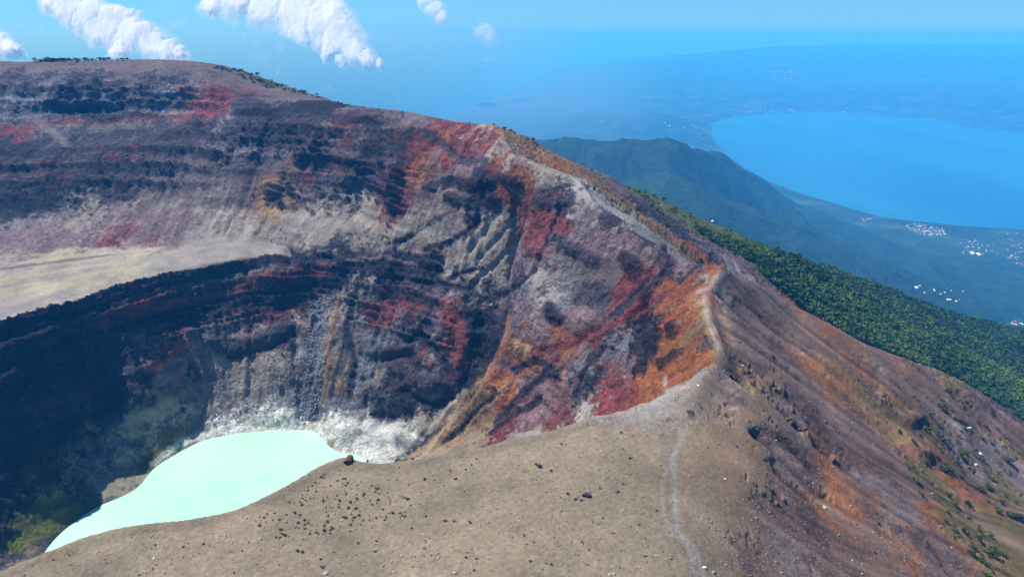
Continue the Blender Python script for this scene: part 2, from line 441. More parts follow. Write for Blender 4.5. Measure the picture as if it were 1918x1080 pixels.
# ravines (+depth), ribs and crags (-depth) and seams of other rock, near-black ravines partly painted shade, each traced along its course
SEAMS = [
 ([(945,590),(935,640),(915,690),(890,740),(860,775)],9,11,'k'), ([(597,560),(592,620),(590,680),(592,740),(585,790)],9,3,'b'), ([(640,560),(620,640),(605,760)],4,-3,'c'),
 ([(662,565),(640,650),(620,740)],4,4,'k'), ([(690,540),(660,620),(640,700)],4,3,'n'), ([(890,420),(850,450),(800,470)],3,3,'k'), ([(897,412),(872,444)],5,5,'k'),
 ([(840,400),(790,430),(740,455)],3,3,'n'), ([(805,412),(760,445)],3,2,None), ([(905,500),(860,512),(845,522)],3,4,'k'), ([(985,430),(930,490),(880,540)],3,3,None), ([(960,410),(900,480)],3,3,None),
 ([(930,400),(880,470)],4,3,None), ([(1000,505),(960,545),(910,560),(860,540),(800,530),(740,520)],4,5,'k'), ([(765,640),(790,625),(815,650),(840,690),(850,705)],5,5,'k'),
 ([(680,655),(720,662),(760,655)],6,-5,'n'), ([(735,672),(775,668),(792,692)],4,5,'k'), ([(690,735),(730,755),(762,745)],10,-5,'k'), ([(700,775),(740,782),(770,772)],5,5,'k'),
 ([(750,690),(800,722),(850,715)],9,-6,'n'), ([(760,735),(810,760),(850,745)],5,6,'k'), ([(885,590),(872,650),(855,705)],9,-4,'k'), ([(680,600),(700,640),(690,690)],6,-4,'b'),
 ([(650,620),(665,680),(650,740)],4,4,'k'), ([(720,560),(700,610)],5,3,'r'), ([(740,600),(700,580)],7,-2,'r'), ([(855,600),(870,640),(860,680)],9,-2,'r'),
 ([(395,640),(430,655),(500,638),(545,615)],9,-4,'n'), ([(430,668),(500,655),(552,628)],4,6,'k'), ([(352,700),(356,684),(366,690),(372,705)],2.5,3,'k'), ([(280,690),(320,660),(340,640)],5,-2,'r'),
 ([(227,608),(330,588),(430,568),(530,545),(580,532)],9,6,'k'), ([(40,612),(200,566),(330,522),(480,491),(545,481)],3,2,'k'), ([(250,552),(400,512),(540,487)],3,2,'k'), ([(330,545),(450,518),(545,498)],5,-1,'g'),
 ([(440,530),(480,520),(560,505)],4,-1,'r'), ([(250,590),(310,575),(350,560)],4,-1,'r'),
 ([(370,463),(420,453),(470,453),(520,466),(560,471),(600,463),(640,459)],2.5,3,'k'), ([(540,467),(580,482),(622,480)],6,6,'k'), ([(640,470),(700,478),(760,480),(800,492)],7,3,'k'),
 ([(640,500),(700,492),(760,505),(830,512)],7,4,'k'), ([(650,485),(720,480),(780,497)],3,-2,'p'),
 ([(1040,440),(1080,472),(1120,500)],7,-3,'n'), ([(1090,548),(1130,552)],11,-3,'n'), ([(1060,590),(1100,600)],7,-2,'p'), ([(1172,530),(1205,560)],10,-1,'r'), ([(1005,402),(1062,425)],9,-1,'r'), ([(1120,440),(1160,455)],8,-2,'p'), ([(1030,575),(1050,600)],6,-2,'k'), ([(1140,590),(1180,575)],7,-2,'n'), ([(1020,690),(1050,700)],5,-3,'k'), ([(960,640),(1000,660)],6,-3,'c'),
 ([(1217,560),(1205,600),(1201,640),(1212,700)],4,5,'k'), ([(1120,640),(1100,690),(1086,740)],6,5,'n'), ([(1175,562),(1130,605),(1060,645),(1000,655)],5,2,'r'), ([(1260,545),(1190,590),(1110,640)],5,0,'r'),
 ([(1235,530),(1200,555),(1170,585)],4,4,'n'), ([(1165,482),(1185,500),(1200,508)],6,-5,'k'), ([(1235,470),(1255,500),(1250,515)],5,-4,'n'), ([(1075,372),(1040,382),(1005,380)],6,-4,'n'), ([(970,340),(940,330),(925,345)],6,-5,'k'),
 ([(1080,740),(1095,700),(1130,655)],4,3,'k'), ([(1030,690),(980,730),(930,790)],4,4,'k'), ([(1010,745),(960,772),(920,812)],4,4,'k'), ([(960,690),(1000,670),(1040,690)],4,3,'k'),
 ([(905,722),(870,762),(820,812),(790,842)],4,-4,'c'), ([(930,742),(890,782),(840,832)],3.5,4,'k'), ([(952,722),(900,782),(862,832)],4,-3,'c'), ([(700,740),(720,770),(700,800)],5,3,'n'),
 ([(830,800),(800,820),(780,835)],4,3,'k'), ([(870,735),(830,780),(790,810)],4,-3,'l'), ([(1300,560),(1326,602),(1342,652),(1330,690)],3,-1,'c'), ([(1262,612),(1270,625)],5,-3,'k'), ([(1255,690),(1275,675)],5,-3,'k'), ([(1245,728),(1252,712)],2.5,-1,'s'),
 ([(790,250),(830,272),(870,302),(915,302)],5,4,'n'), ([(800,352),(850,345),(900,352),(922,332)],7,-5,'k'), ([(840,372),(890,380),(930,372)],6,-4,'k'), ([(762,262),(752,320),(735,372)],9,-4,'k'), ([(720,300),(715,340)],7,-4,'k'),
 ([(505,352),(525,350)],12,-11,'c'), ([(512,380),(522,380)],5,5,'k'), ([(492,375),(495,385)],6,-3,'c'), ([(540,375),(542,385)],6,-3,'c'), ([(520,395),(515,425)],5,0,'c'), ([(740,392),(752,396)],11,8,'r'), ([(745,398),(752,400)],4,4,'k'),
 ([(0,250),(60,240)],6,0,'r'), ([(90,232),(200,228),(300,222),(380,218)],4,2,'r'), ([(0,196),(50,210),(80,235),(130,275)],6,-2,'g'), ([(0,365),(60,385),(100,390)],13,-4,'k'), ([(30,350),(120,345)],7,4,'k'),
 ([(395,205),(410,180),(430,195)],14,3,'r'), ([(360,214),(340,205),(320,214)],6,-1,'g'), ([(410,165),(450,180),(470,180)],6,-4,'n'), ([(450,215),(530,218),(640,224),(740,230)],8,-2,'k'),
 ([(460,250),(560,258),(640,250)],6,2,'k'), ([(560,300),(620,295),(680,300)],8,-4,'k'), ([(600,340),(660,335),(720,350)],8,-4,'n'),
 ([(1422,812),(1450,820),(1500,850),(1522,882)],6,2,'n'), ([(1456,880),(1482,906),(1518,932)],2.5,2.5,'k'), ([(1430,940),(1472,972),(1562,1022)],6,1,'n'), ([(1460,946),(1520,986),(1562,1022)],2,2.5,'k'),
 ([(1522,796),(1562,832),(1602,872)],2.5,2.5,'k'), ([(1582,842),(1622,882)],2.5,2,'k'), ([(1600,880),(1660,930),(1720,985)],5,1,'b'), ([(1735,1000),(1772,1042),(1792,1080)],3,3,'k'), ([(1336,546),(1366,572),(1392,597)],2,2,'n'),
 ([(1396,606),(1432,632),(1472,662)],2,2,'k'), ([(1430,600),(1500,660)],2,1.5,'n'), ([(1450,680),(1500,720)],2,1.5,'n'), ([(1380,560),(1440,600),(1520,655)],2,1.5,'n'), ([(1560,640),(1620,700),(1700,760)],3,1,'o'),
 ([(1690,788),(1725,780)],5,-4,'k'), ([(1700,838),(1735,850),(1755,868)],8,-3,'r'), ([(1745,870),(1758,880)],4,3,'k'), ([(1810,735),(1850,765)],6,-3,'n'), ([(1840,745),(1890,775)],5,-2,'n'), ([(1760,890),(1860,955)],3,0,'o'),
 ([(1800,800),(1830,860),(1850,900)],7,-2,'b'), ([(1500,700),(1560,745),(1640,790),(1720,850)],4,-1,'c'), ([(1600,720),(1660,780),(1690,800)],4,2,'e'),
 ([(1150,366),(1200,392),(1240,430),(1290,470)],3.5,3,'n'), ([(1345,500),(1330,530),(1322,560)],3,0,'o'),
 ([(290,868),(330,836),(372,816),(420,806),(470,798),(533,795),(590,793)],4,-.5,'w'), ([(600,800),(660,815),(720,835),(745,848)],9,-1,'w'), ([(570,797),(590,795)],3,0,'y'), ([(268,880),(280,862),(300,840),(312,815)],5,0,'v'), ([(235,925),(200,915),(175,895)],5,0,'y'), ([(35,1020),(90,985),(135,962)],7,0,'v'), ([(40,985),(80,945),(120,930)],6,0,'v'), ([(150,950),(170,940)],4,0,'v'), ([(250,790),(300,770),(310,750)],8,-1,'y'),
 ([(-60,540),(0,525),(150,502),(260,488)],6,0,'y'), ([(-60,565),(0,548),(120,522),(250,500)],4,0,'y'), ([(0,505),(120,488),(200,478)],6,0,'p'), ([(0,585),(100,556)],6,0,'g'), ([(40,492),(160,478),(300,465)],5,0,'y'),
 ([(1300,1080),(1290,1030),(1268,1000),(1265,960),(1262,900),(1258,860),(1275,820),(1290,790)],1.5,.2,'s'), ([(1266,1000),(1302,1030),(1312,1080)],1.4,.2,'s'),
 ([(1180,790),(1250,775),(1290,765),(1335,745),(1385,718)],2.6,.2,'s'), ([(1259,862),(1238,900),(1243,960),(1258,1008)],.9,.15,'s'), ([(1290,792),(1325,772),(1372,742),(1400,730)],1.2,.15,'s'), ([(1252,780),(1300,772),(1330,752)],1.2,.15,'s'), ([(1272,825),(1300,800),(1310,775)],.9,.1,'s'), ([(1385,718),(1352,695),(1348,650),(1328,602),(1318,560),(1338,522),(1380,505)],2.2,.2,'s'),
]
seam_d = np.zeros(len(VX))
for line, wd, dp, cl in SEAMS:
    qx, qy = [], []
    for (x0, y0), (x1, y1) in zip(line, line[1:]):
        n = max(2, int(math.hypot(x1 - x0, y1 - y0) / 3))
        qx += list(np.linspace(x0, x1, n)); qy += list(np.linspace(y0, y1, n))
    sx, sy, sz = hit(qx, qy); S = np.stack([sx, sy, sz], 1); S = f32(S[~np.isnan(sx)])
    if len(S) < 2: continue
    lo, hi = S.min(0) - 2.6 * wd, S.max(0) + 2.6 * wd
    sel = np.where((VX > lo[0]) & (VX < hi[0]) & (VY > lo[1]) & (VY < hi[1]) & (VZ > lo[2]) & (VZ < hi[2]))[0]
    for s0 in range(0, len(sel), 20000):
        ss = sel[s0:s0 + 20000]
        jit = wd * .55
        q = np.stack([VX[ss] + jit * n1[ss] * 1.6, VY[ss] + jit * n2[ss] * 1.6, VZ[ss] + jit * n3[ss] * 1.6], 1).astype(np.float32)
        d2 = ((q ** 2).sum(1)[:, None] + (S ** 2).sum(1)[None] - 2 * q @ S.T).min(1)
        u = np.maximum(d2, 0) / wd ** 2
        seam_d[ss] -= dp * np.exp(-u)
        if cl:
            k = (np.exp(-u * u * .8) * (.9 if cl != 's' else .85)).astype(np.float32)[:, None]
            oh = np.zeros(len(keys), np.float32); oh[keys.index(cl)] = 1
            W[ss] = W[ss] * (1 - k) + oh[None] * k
flank = sstep(55, 105, VX) * sstep(560, 480, VY) * ~in_poly(VX, VY, RIM)
# the terrace ends in a clean lip: ash above it, bare layered lava below
lip, back = LINES[8], LINES[7]
terr = in_poly(VX + 0.5 * m1, VY + 0.5 * m2, lip + back[::-1])
below_lip = (~terr) & (VX < -235) & (VY > 480) & (VY < np.interp(VX, [p[0] for p in lip], [p[1] for p in lip])) & (VZ < -249) & (VZ > -300)
for kk, (msk, src, dst) in enumerate([(terr, 'kngrml', 's'), (below_lip, 'sylp', 'n')]):
    for c in src:
        j0, j1 = keys.index(c), keys.index(dst)
        mv = W[:, j0] * msk; W[:, j0] -= mv; W[:, j1] += mv
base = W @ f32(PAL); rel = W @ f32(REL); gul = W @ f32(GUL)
rel = rel * (1 - .88 * flank)
base = base * (1 - .48 * flank[:, None]) + .48 * flank[:, None] * f32(lin(148, 112, 84) * .57)
wt = lambda c: W[:, keys.index(c)]

# relief: crags, ledges of the lava layers, gullies
steep = sstep(.25, .7, sl)
crag = fbm(VX, VY, VZ, 34, 6, 3, .6, True)
crag2 = fbm(VX + 40, VY, VZ * .7, 8, 4, 5, .6, True)
lump = fbm(VX, VY, VZ * 1.3, 9, 3, 51, .55)
lay = VZ + 5 * fbm(VX, VY, VZ * .3, 120, 3, 71)
ledge = 1.9 * (np.mod(lay / 19.0, 1.0) - .5) + .8 * (np.mod(lay / 6.3 + .4, 1.0) - .5)
bench = steep * sstep(-316, -300, VZ) * sstep(-240, -250, VZ) * sstep(-40, -90, VX)
wallmask = sstep(640, 760, VY) * sstep(-245, -215, VZ) * steep * sstep(-20, -120, VX)
inner = sstep(-215, -255, VZ) * steep * (VX < 200)
rillc, rillf = gsample(RILL_C, VX, VY), gsample(RILL_F, VX, VY)
gulm = gul * sstep(.18, .5, sl)
disp = rel * steep * (1.8 * crag + .45 * lump + .65 * crag2) + rel * (1 - steep) * .25 * lump
seam = np.tanh(2.6 * fbm(VX * .28, VY * .28, lay * 3.4 + 8 * n1, 30, 3, 171))
brk = sstep(-.35, .35, fbm(VX, VY, VZ, 45, 3, 207))
disp += (1.5 * wallmask * (.35 + .65 * brk) + .75 * bench) * (3.6 * ledge + 1.6 * seam) * sstep(.8, 2.0, rel)
rilll = gsample(RILL_L, VX, VY)
disp += gulm * (1.15 * rillc * (1 - .6 * wallmask) + .45 * rillf + (1.1 + .9 * np.clip(rel - 1, 0, 2)) * rilll) * np.clip(dist / 500, .35, 1.2)
crease = 2.4 * np.exp(-(rilll / .3) ** 2) + 1.1 * np.exp(-(rillc / .3) ** 2) * (1 - .6 * wallmask)
disp -= gulm * crease * np.clip(dist / 500, .35, 1.2) * (1 - .35 * wallmask) * sstep(.3, .8, gul)
disp += seam_d
disp += (.45 * fbm(VX, VY, VZ, 14, 5, 91, .6) + .25 * rillc * np.clip(sl * 6, 0, 1)) * (1 - steep)
lowland = sstep(LAKE_Z + 1, LAKE_Z + 8, VZ)
disp *= np.maximum(lowland, .0)
near_rim = gsample(blur(sharp * (ZG > -200), 1.5), VX, VY)
disp *= 1 - .45 * np.clip(near_rim, 0, 1)
PX, PY, PZ = VX + NX * disp, VY + NY * disp, VZ + NZ * disp

# colour: mineral stains and seams; the mapped near-black still carries painted shade
v1 = fbm(VX, VY, VZ, 18, 5, 131, .6); v2 = fbm(VX, VY, VZ, 60, 4, 151)
v3 = fbm(VX, VY, VZ, 5, 3, 141, .7)
col = base * np.clip(1 + (.42 * v1 + .15 * v2 + .35 * v3 * sstep(.4, 1.2, rel))[:, None], .25, 2)
col *= (1 + ((.10 + .12 * flank) * np.clip(rillf, -2, 2) * np.clip(gulm + .5 * flank, 0, 1) * (1 - wt('t')))[:, None])
sm = np.clip(steep * (.35 + .65 * np.maximum(wallmask, .5 * inner)), 0, 1)[:, None]
col *= 1 + sm * .5 * seam[:, None]
red = sstep(.18, .5, fbm(VX, VY, lay * 2.2, 60, 4, 191)) * sm[:, 0] * .25 * (wt('k') + wt('n') + wt('g') + wt('m'))
col = col * (1 - red[:, None]) + red[:, None] * f32(lin(128, 76, 80) * .64)
ph = np.mod((lay + 2.5 * n2) / 19.0, 1.0)
cliff = sstep(.42, .52, ph) * (1 - sstep(.93, 1.0, ph))
band = np.maximum(wallmask * sstep(-.25, .15, fbm(VX * .5, VY * .5, lay, 40, 3, 223)) * sstep(-215, -190, VZ), .8 * bench)
free = (wt('k') + wt('n') + wt('g') + wt('m')) * band
mixk = (.72 * cliff * free)[:, None]; mixs = (.42 * (1 - cliff) * free * (1 - bench))[:, None]
col = col * (1 - mixk) + mixk * f32(lin(40, 40, 50) * .57) * (1 + .5 * v1[:, None])
col = col * (1 - mixs) + mixs * f32(lin(126, 112, 110) * .57) * (1 + .4 * v1[:, None])
col *= 1 + (.22 * wt('t') * fbm(VX, VY, VZ, 28, 4, 229, .6))[:, None]
col = np.clip(col, .004, .7)

idx = np.arange(NA * NR).reshape(NA, NR)
quads = np.stack([idx[:-1, :-1], idx[1:, :-1], idx[1:, 1:], idx[:-1, 1:]], -1).reshape(-1, 4)

# ------------------------------------------------------------------ materials
def new_mat(name):
    m = bpy.data.materials.new(name); m.use_nodes = True
    nt = m.node_tree; b = nt.nodes["Principled BSDF"]
    b.inputs["Roughness"].default_value = .92
    b.inputs["Specular IOR Level"].default_value = .15
    return m, nt, b

def node(nt, t, **kw):
    n = nt.nodes.new(t)
    for k, v in kw.items():
        if k in n.inputs: n.inputs[k].default_value = v
        else: setattr(n, k, v)
    return n

m_rock, nt, bs = new_mat("volcanic_ground")
at = node(nt, "ShaderNodeAttribute", attribute_name="ground")
ro = node(nt, "ShaderNodeAttribute", attribute_name="rough")
geo = node(nt, "ShaderNodeNewGeometry")
nz1 = node(nt, "ShaderNodeTexNoise", Scale=.55, Detail=6.0, Roughness=.7)
nz2 = node(nt, "ShaderNodeTexNoise", Scale=.12, Detail=5.0, Roughness=.65)
for n in (nz1, nz2): nt.links.new(geo.outputs["Position"], n.inputs["Vector"])
mr = node(nt, "ShaderNodeMapRange"); mr.inputs[1].default_value = .25; mr.inputs[2].default_value = .75; mr.inputs[3].default_value = .55; mr.inputs[4].default_value = 1.45
nt.links.new(nz1.outputs[0], mr.inputs[0])
mul = node(nt, "ShaderNodeMix", data_type='RGBA', blend_type='MULTIPLY'); mul.inputs[0].default_value = .8
nt.links.new(at.outputs["Color"], mul.inputs[6]); nt.links.new(mr.outputs[0], mul.inputs[7])
wob = node(nt, "ShaderNodeVectorMath", operation='MULTIPLY_ADD'); wob.inputs[1].default_value = (3, 3, 3)
nt.links.new(nz2.outputs["Color"], wob.inputs[0]); nt.links.new(geo.outputs["Position"], wob.inputs[2])
vor = node(nt, "ShaderNodeTexVoronoi", Scale=.42); vor2 = node(nt, "ShaderNodeTexVoronoi", Scale=.16)
for n in (vor, vor2): nt.links.new(wob.outputs[0], n.inputs["Vector"])
sepc = node(nt, "ShaderNodeSeparateColor"); nt.links.new(vor.outputs["Color"], sepc.inputs[0])
blk = node(nt, "ShaderNodeMapRange"); blk.inputs[3].default_value = .68; blk.inputs[4].default_value = 1.32
nt.links.new(sepc.outputs[0], blk.inputs[0])
mul2 = node(nt, "ShaderNodeMix", data_type='RGBA', blend_type='MULTIPLY')
nt.links.new(ro.outputs["Fac"], mul2.inputs[0]); nt.links.new(mul.outputs[2], mul2.inputs[6]); nt.links.new(blk.outputs[0], mul2.inputs[7])
nt.links.new(mul2.outputs[2], bs.inputs["Base Color"])
bump = node(nt, "ShaderNodeBump", Strength=1.0); bump.inputs["Distance"].default_value = 2.2
va = node(nt, "ShaderNodeMath", operation='MULTIPLY_ADD'); va.inputs[1].default_value = -.5
nt.links.new(vor.outputs["Distance"], va.inputs[0])
vb = node(nt, "ShaderNodeMath", operation='MULTIPLY_ADD'); vb.inputs[1].default_value = -.9
nt.links.new(vor2.outputs["Distance"], vb.inputs[0]); nt.links.new(nz1.outputs[0], vb.inputs[2]); nt.links.new(vb.outputs[0], va.inputs[2])
add = node(nt, "ShaderNodeMath", operation='ADD')
nt.links.new(va.outputs[0], add.inputs[0]); nt.links.new(nz2.outputs[0], add.inputs[1])
mb = node(nt, "ShaderNodeMath", operation='MULTIPLY')
nt.links.new(add.outputs[0], mb.inputs[0]); nt.links.new(ro.outputs["Fac"], mb.inputs[1])
nt.links.new(mb.outputs[0], bump.inputs["Height"]); nt.links.new(bump.outputs[0], bs.inputs["Normal"])

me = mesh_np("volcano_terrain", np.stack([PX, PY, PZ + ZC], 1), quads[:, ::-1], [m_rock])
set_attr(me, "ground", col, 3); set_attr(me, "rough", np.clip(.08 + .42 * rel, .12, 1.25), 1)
tag(link(bpy.data.objects.new("volcano_terrain", me)), kind="structure")

# ------------------------------------------------------------------ the lowlands out to the horizon
FA, FR_ = 1000, 620
faz = np.linspace(math.radians(-56), math.radians(56), FA)
HZ_AZ, HZ_L, HZ_R, HZ_F, HZ_B = math.radians(10), 4500.0, 30000.0, 64000.0, 6000.0      # the haze box: turned to the right, its sides and ends
lat = np.sin(faz - HZ_AZ)
r_end = np.minimum(HZ_F - 500, np.where(lat < 0, (HZ_L - 200) / np.maximum(-lat, 1e-3), (HZ_R - 200) / np.maximum(lat, 1e-3)))
r_end = np.minimum(r_end, (HZ_F - 500) / np.maximum(np.cos(faz - HZ_AZ), .05))
RF = np.exp(math.log(1500) + np.linspace(0, 1, FR_)[None] * (np.log(r_end) - math.log(1500))[:, None])
FX = RF * np.sin(faz)[:, None]; FY = RF * np.cos(faz)[:, None]
FZ = np.full(FX.shape, -1750.0)
for A, B, C in tri_fill(0, 0, 0):
    T = np.array([A, B, C]); a3 = np.arctan2(T[:, 0], T[:, 1]); r3 = np.hypot(T[:, 0], T[:, 1])
    if a3.max() - a3.min() > 2.8: i0, i1 = 0, FA
    else: i0, i1 = np.searchsorted(faz, a3.min() - .001), np.searchsorted(faz, a3.max() + .001)
    if i0 >= i1: continue
    j1 = int((RF[i0:i1] < r3.max() + 1).sum(1).max())
    if j1 == 0: continue
    x, y = FX[i0:i1, :j1], FY[i0:i1, :j1]; l = bary(A, B, C, x, y)
    if l is None: continue
    m = (l[0] > -1e-6) & (l[1] > -1e-6) & (l[2] > -1e-6)
    z = l[0] * A[2] + l[1] * B[2] + l[2] * C[2]
    sub = FZ[i0:i1, :j1]; sub[m] = z[m]
FZ = blur(FZ, 1.6)
fx, fy, fz = FX.ravel(), FY.ravel(), FZ.ravel()
hill = sstep(CAL_Z + 10, CAL_Z + 250, fz) * sstep(30000, 12000, np.hypot(fx, fy))
fz = fz + hill * (50 * fbm(fx, fy, 0 * fx, 900, 5, 301, .55, True) + 48 * fbm(fx, fy, 0 * fx, 400, 4, 305, .55, True)) + sstep(CAL_Z + 2, CAL_Z + 30, fz) * (8 * fbm(fx, fy, 0 * fx, 240, 3, 311) + 5 * fbm(fx, fy, 0 * fx, 60, 3, 331))
rad = np.hypot(fx, fy)
fz = fz - 40 * sstep(1950, 1600, rad)
m_low, nt, bs = new_mat("wooded_lowland")
geo = node(nt, "ShaderNodeNewGeometry")
na = node(nt, "ShaderNodeTexNoise", Scale=.0016, Detail=6.0, Roughness=.6); nb = node(nt, "ShaderNodeTexNoise", Scale=.02, Detail=5.0, Roughness=.7)
vo = node(nt, "ShaderNodeTexVoronoi", Scale=.0035); vo.inputs["Randomness"].default_value = 1.0
for n in (na, nb, vo): nt.links.new(geo.outputs["Position"], n.inputs["Vector"])
cr = node(nt, "ShaderNodeValToRGB"); el = cr.color_ramp.elements
el[0].position = .36; el[0].color = (.010, .026, .012, 1); el[1].position = .66; el[1].color = (.034, .060, .024, 1)
nt.links.new(na.outputs[0], cr.inputs[0])
cr2 = node(nt, "ShaderNodeValToRGB"); el = cr2.color_ramp.elements
el[0].position = .35; el[0].color = (.45, .5, .45, 1); el[1].position = .7; el[1].color = (1.5, 1.5, 1.4, 1)
nt.links.new(nb.outputs[0], cr2.inputs[0])
mx = node(nt, "ShaderNodeMix", data_type='RGBA', blend_type='MULTIPLY'); mx.inputs[0].default_value = 1
nt.links.new(cr.outputs[0], mx.inputs[6]); nt.links.new(cr2.outputs[0], mx.inputs[7])
cr3 = node(nt, "ShaderNodeValToRGB"); el = cr3.color_ramp.elements; el[0].position = .82; el[0].color = (0, 0, 0, 1); el[1].position = .86; el[1].color = (1, 1, 1, 1)
sepv = node(nt, "ShaderNodeSeparateColor"); nt.links.new(vo.outputs["Color"], sepv.inputs[0]); nt.links.new(sepv.outputs[0], cr3.inputs[0])
mx2 = node(nt, "ShaderNodeMix", data_type='RGBA'); mx2.inputs[7].default_value = (.11, .15, .055, 1)
fm = node(nt, "ShaderNodeMath", operation='MULTIPLY'); fm.inputs[1].default_value = .22
nt.links.new(cr3.outputs[0], fm.inputs[0]); nt.links.new(fm.outputs[0], mx2.inputs[0]); nt.links.new(mx.outputs[2], mx2.inputs[6])
da = node(nt, "ShaderNodeAttribute", attribute_name="faded")
mx3 = node(nt, "ShaderNodeMix", data_type='RGBA'); mx3.inputs[7].default_value = (.075, .115, .12, 1)  # blue-grey that paints haze onto the far-left plain
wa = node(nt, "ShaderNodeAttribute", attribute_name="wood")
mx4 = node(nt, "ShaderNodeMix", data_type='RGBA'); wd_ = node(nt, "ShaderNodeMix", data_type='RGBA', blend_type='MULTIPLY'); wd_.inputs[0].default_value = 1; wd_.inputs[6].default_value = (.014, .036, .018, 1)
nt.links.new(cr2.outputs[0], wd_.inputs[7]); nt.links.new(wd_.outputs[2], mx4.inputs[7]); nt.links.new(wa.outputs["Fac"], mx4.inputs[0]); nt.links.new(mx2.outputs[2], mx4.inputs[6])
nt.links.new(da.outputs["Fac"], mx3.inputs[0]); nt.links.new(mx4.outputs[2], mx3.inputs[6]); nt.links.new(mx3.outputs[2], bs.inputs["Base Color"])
bump = node(nt, "ShaderNodeBump", Strength=.8); bump.inputs["Distance"].default_value = 14
nt.links.new(nb.outputs[0], bump.inputs["Height"]); nt.links.new(bump.outputs[0], bs.inputs["Normal"])
idx = np.arange(FA * FR_).reshape(FA, FR_)
fq = np.stack([idx[:-1, :-1], idx[1:, :-1], idx[1:, 1:], idx[:-1, 1:]], -1).reshape(-1, 4)
faded = sstep(9000, 20000, np.hypot(fx, fy)) * sstep(math.radians(14), math.radians(4), np.arctan2(fx, fy))  # where the plain is paled like haze to soften its cut edge
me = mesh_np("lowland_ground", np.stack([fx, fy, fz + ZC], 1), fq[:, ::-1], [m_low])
set_attr(me, "faded", faded, 1); set_attr(me, "wood", hill * sstep(12000, 9000, np.hypot(fx, fy)), 1)
tag(link(bpy.data.objects.new("lowland_ground", me)), kind="structure")

# ------------------------------------------------------------------ the two lakes
def sheet(name, pts2, z, mat, n=1):
    me = bpy.data.meshes.new(name); bm = bmesh.new()
    f = bm.faces.new([bm.verts.new((x, y, z)) for x, y in pts2])
    if f.normal.z < 0: f.normal_flip()
    bm.to_mesh(me); bm.free(); me.materials.append(mat)
    return tag(link(bpy.data.objects.new(name, me)), kind="structure")
m_acid, nt, bs = new_mat("crater_lake_water")
geo = node(nt, "ShaderNodeNewGeometry")
nz = node(nt, "ShaderNodeTexNoise", Scale=.012, Detail=4.0, Roughness=.55); nt.links.new(geo.outputs["Position"], nz.inputs["Vector"])
cr = node(nt, "ShaderNodeValToRGB"); el = cr.color_ramp.elements
el[0].position = .3; el[0].color = (.27, .58, .39, 1); el[1].position = .75; el[1].color = (.38, .68, .48, 1)
nt.links.new(nz.outputs[0], cr.inputs[0]); nt.links.new(cr.outputs[0], bs.inputs["Base Color"])
bs.inputs["Roughness"].default_value = .5
sheet("crater_lake", [(-520, 380), (-80, 380), (-60, 700), (-300, 760), (-520, 700)], LAKE_Z + ZC, m_acid)
m_wat, nt, bs = new_mat("caldera_lake_water")
geo = node(nt, "ShaderNodeNewGeometry"); mp = node(nt, "ShaderNodeMapping"); mp.inputs["Scale"].default_value = (1, .35, 1); mp.inputs["Rotation"].default_value = (0, 0, .5)
nz = node(nt, "ShaderNodeTexNoise", Scale=.0007, Detail=5.0); nt.links.new(geo.outputs["Position"], mp.inputs["Vector"]); nt.links.new(mp.outputs[0], nz.inputs["Vector"])
cr = node(nt, "ShaderNodeValToRGB"); el = cr.color_ramp.elements
el[0].position = .35; el[0].color = (.010, .10, .24, 1); el[1].position = .7; el[1].color = (.022, .15, .33, 1)
nt.links.new(nz.outputs[0], cr.inputs[0]); nt.links.new(cr.outputs[0], bs.inputs["Base Color"]); bs.inputs["Roughness"].default_value = .35
bs.inputs["Specular IOR Level"].default_value = .5
sheet("caldera_lake", [(2500, 5000), (14000, 4000), (18000, 12000), (13000, 22000), (6000, 21000), (3000, 16500)], CAL_Z + ZC, m_wat)

# ------------------------------------------------------------------ finding the ground under a spot
bpy.context.view_layer.update()
VOL, LOW = bpy.data.objects["volcano_terrain"], bpy.data.objects["lowland_ground"]
EYE = Vector((0, 0, ZC))
def spot(px, py, o=None):
    d = Vector(ray(px, py)).normalized()
    best = None
    for ob in ([o] if o else [VOL, LOW]):
        ok, p, n, _ = ob.ray_cast(EYE, d)
        if ok and (best is None or (p - EYE).length < (best[0] - EYE).length): best = (p.copy(), n.copy())
    return best
def drop(x, y, o=None):
    best = None
    for ob in ([o] if o else [VOL, LOW]):
        ok, p, n, _ = ob.ray_cast(Vector((x, y, ZC + 900)), Vector((0, 0, -1)))
        if ok and (best is None or p.z > best.z): best = p.copy()
    return best
def inside(px, py, poly):
    r = False; j = len(poly) - 1
    for i in range(len(poly)):
        (xi, yi), (xj, yj) = poly[i], poly[j]
        if (yi > py) != (yj > py) and px < (xj - xi) * (py - yi) / (yj - yi) + xi: r = not r
        j = i
    return r
def scatter(poly, n, gap=0.0, dens=None):
    xs = [p[0] for p in poly]; ys = [p[1] for p in poly]; out = []; tries = 0
    while len(out) < n and tries < n * 60:
        tries += 1
        x, y = random.uniform(min(xs), max(xs)), random.uniform(min(ys), max(ys))
        if not inside(x, y, poly): continue
        if gap and any((x - a) ** 2 + (y - b) ** 2 < gap * gap for a, b in out): continue
        out.append((x, y))
    return out

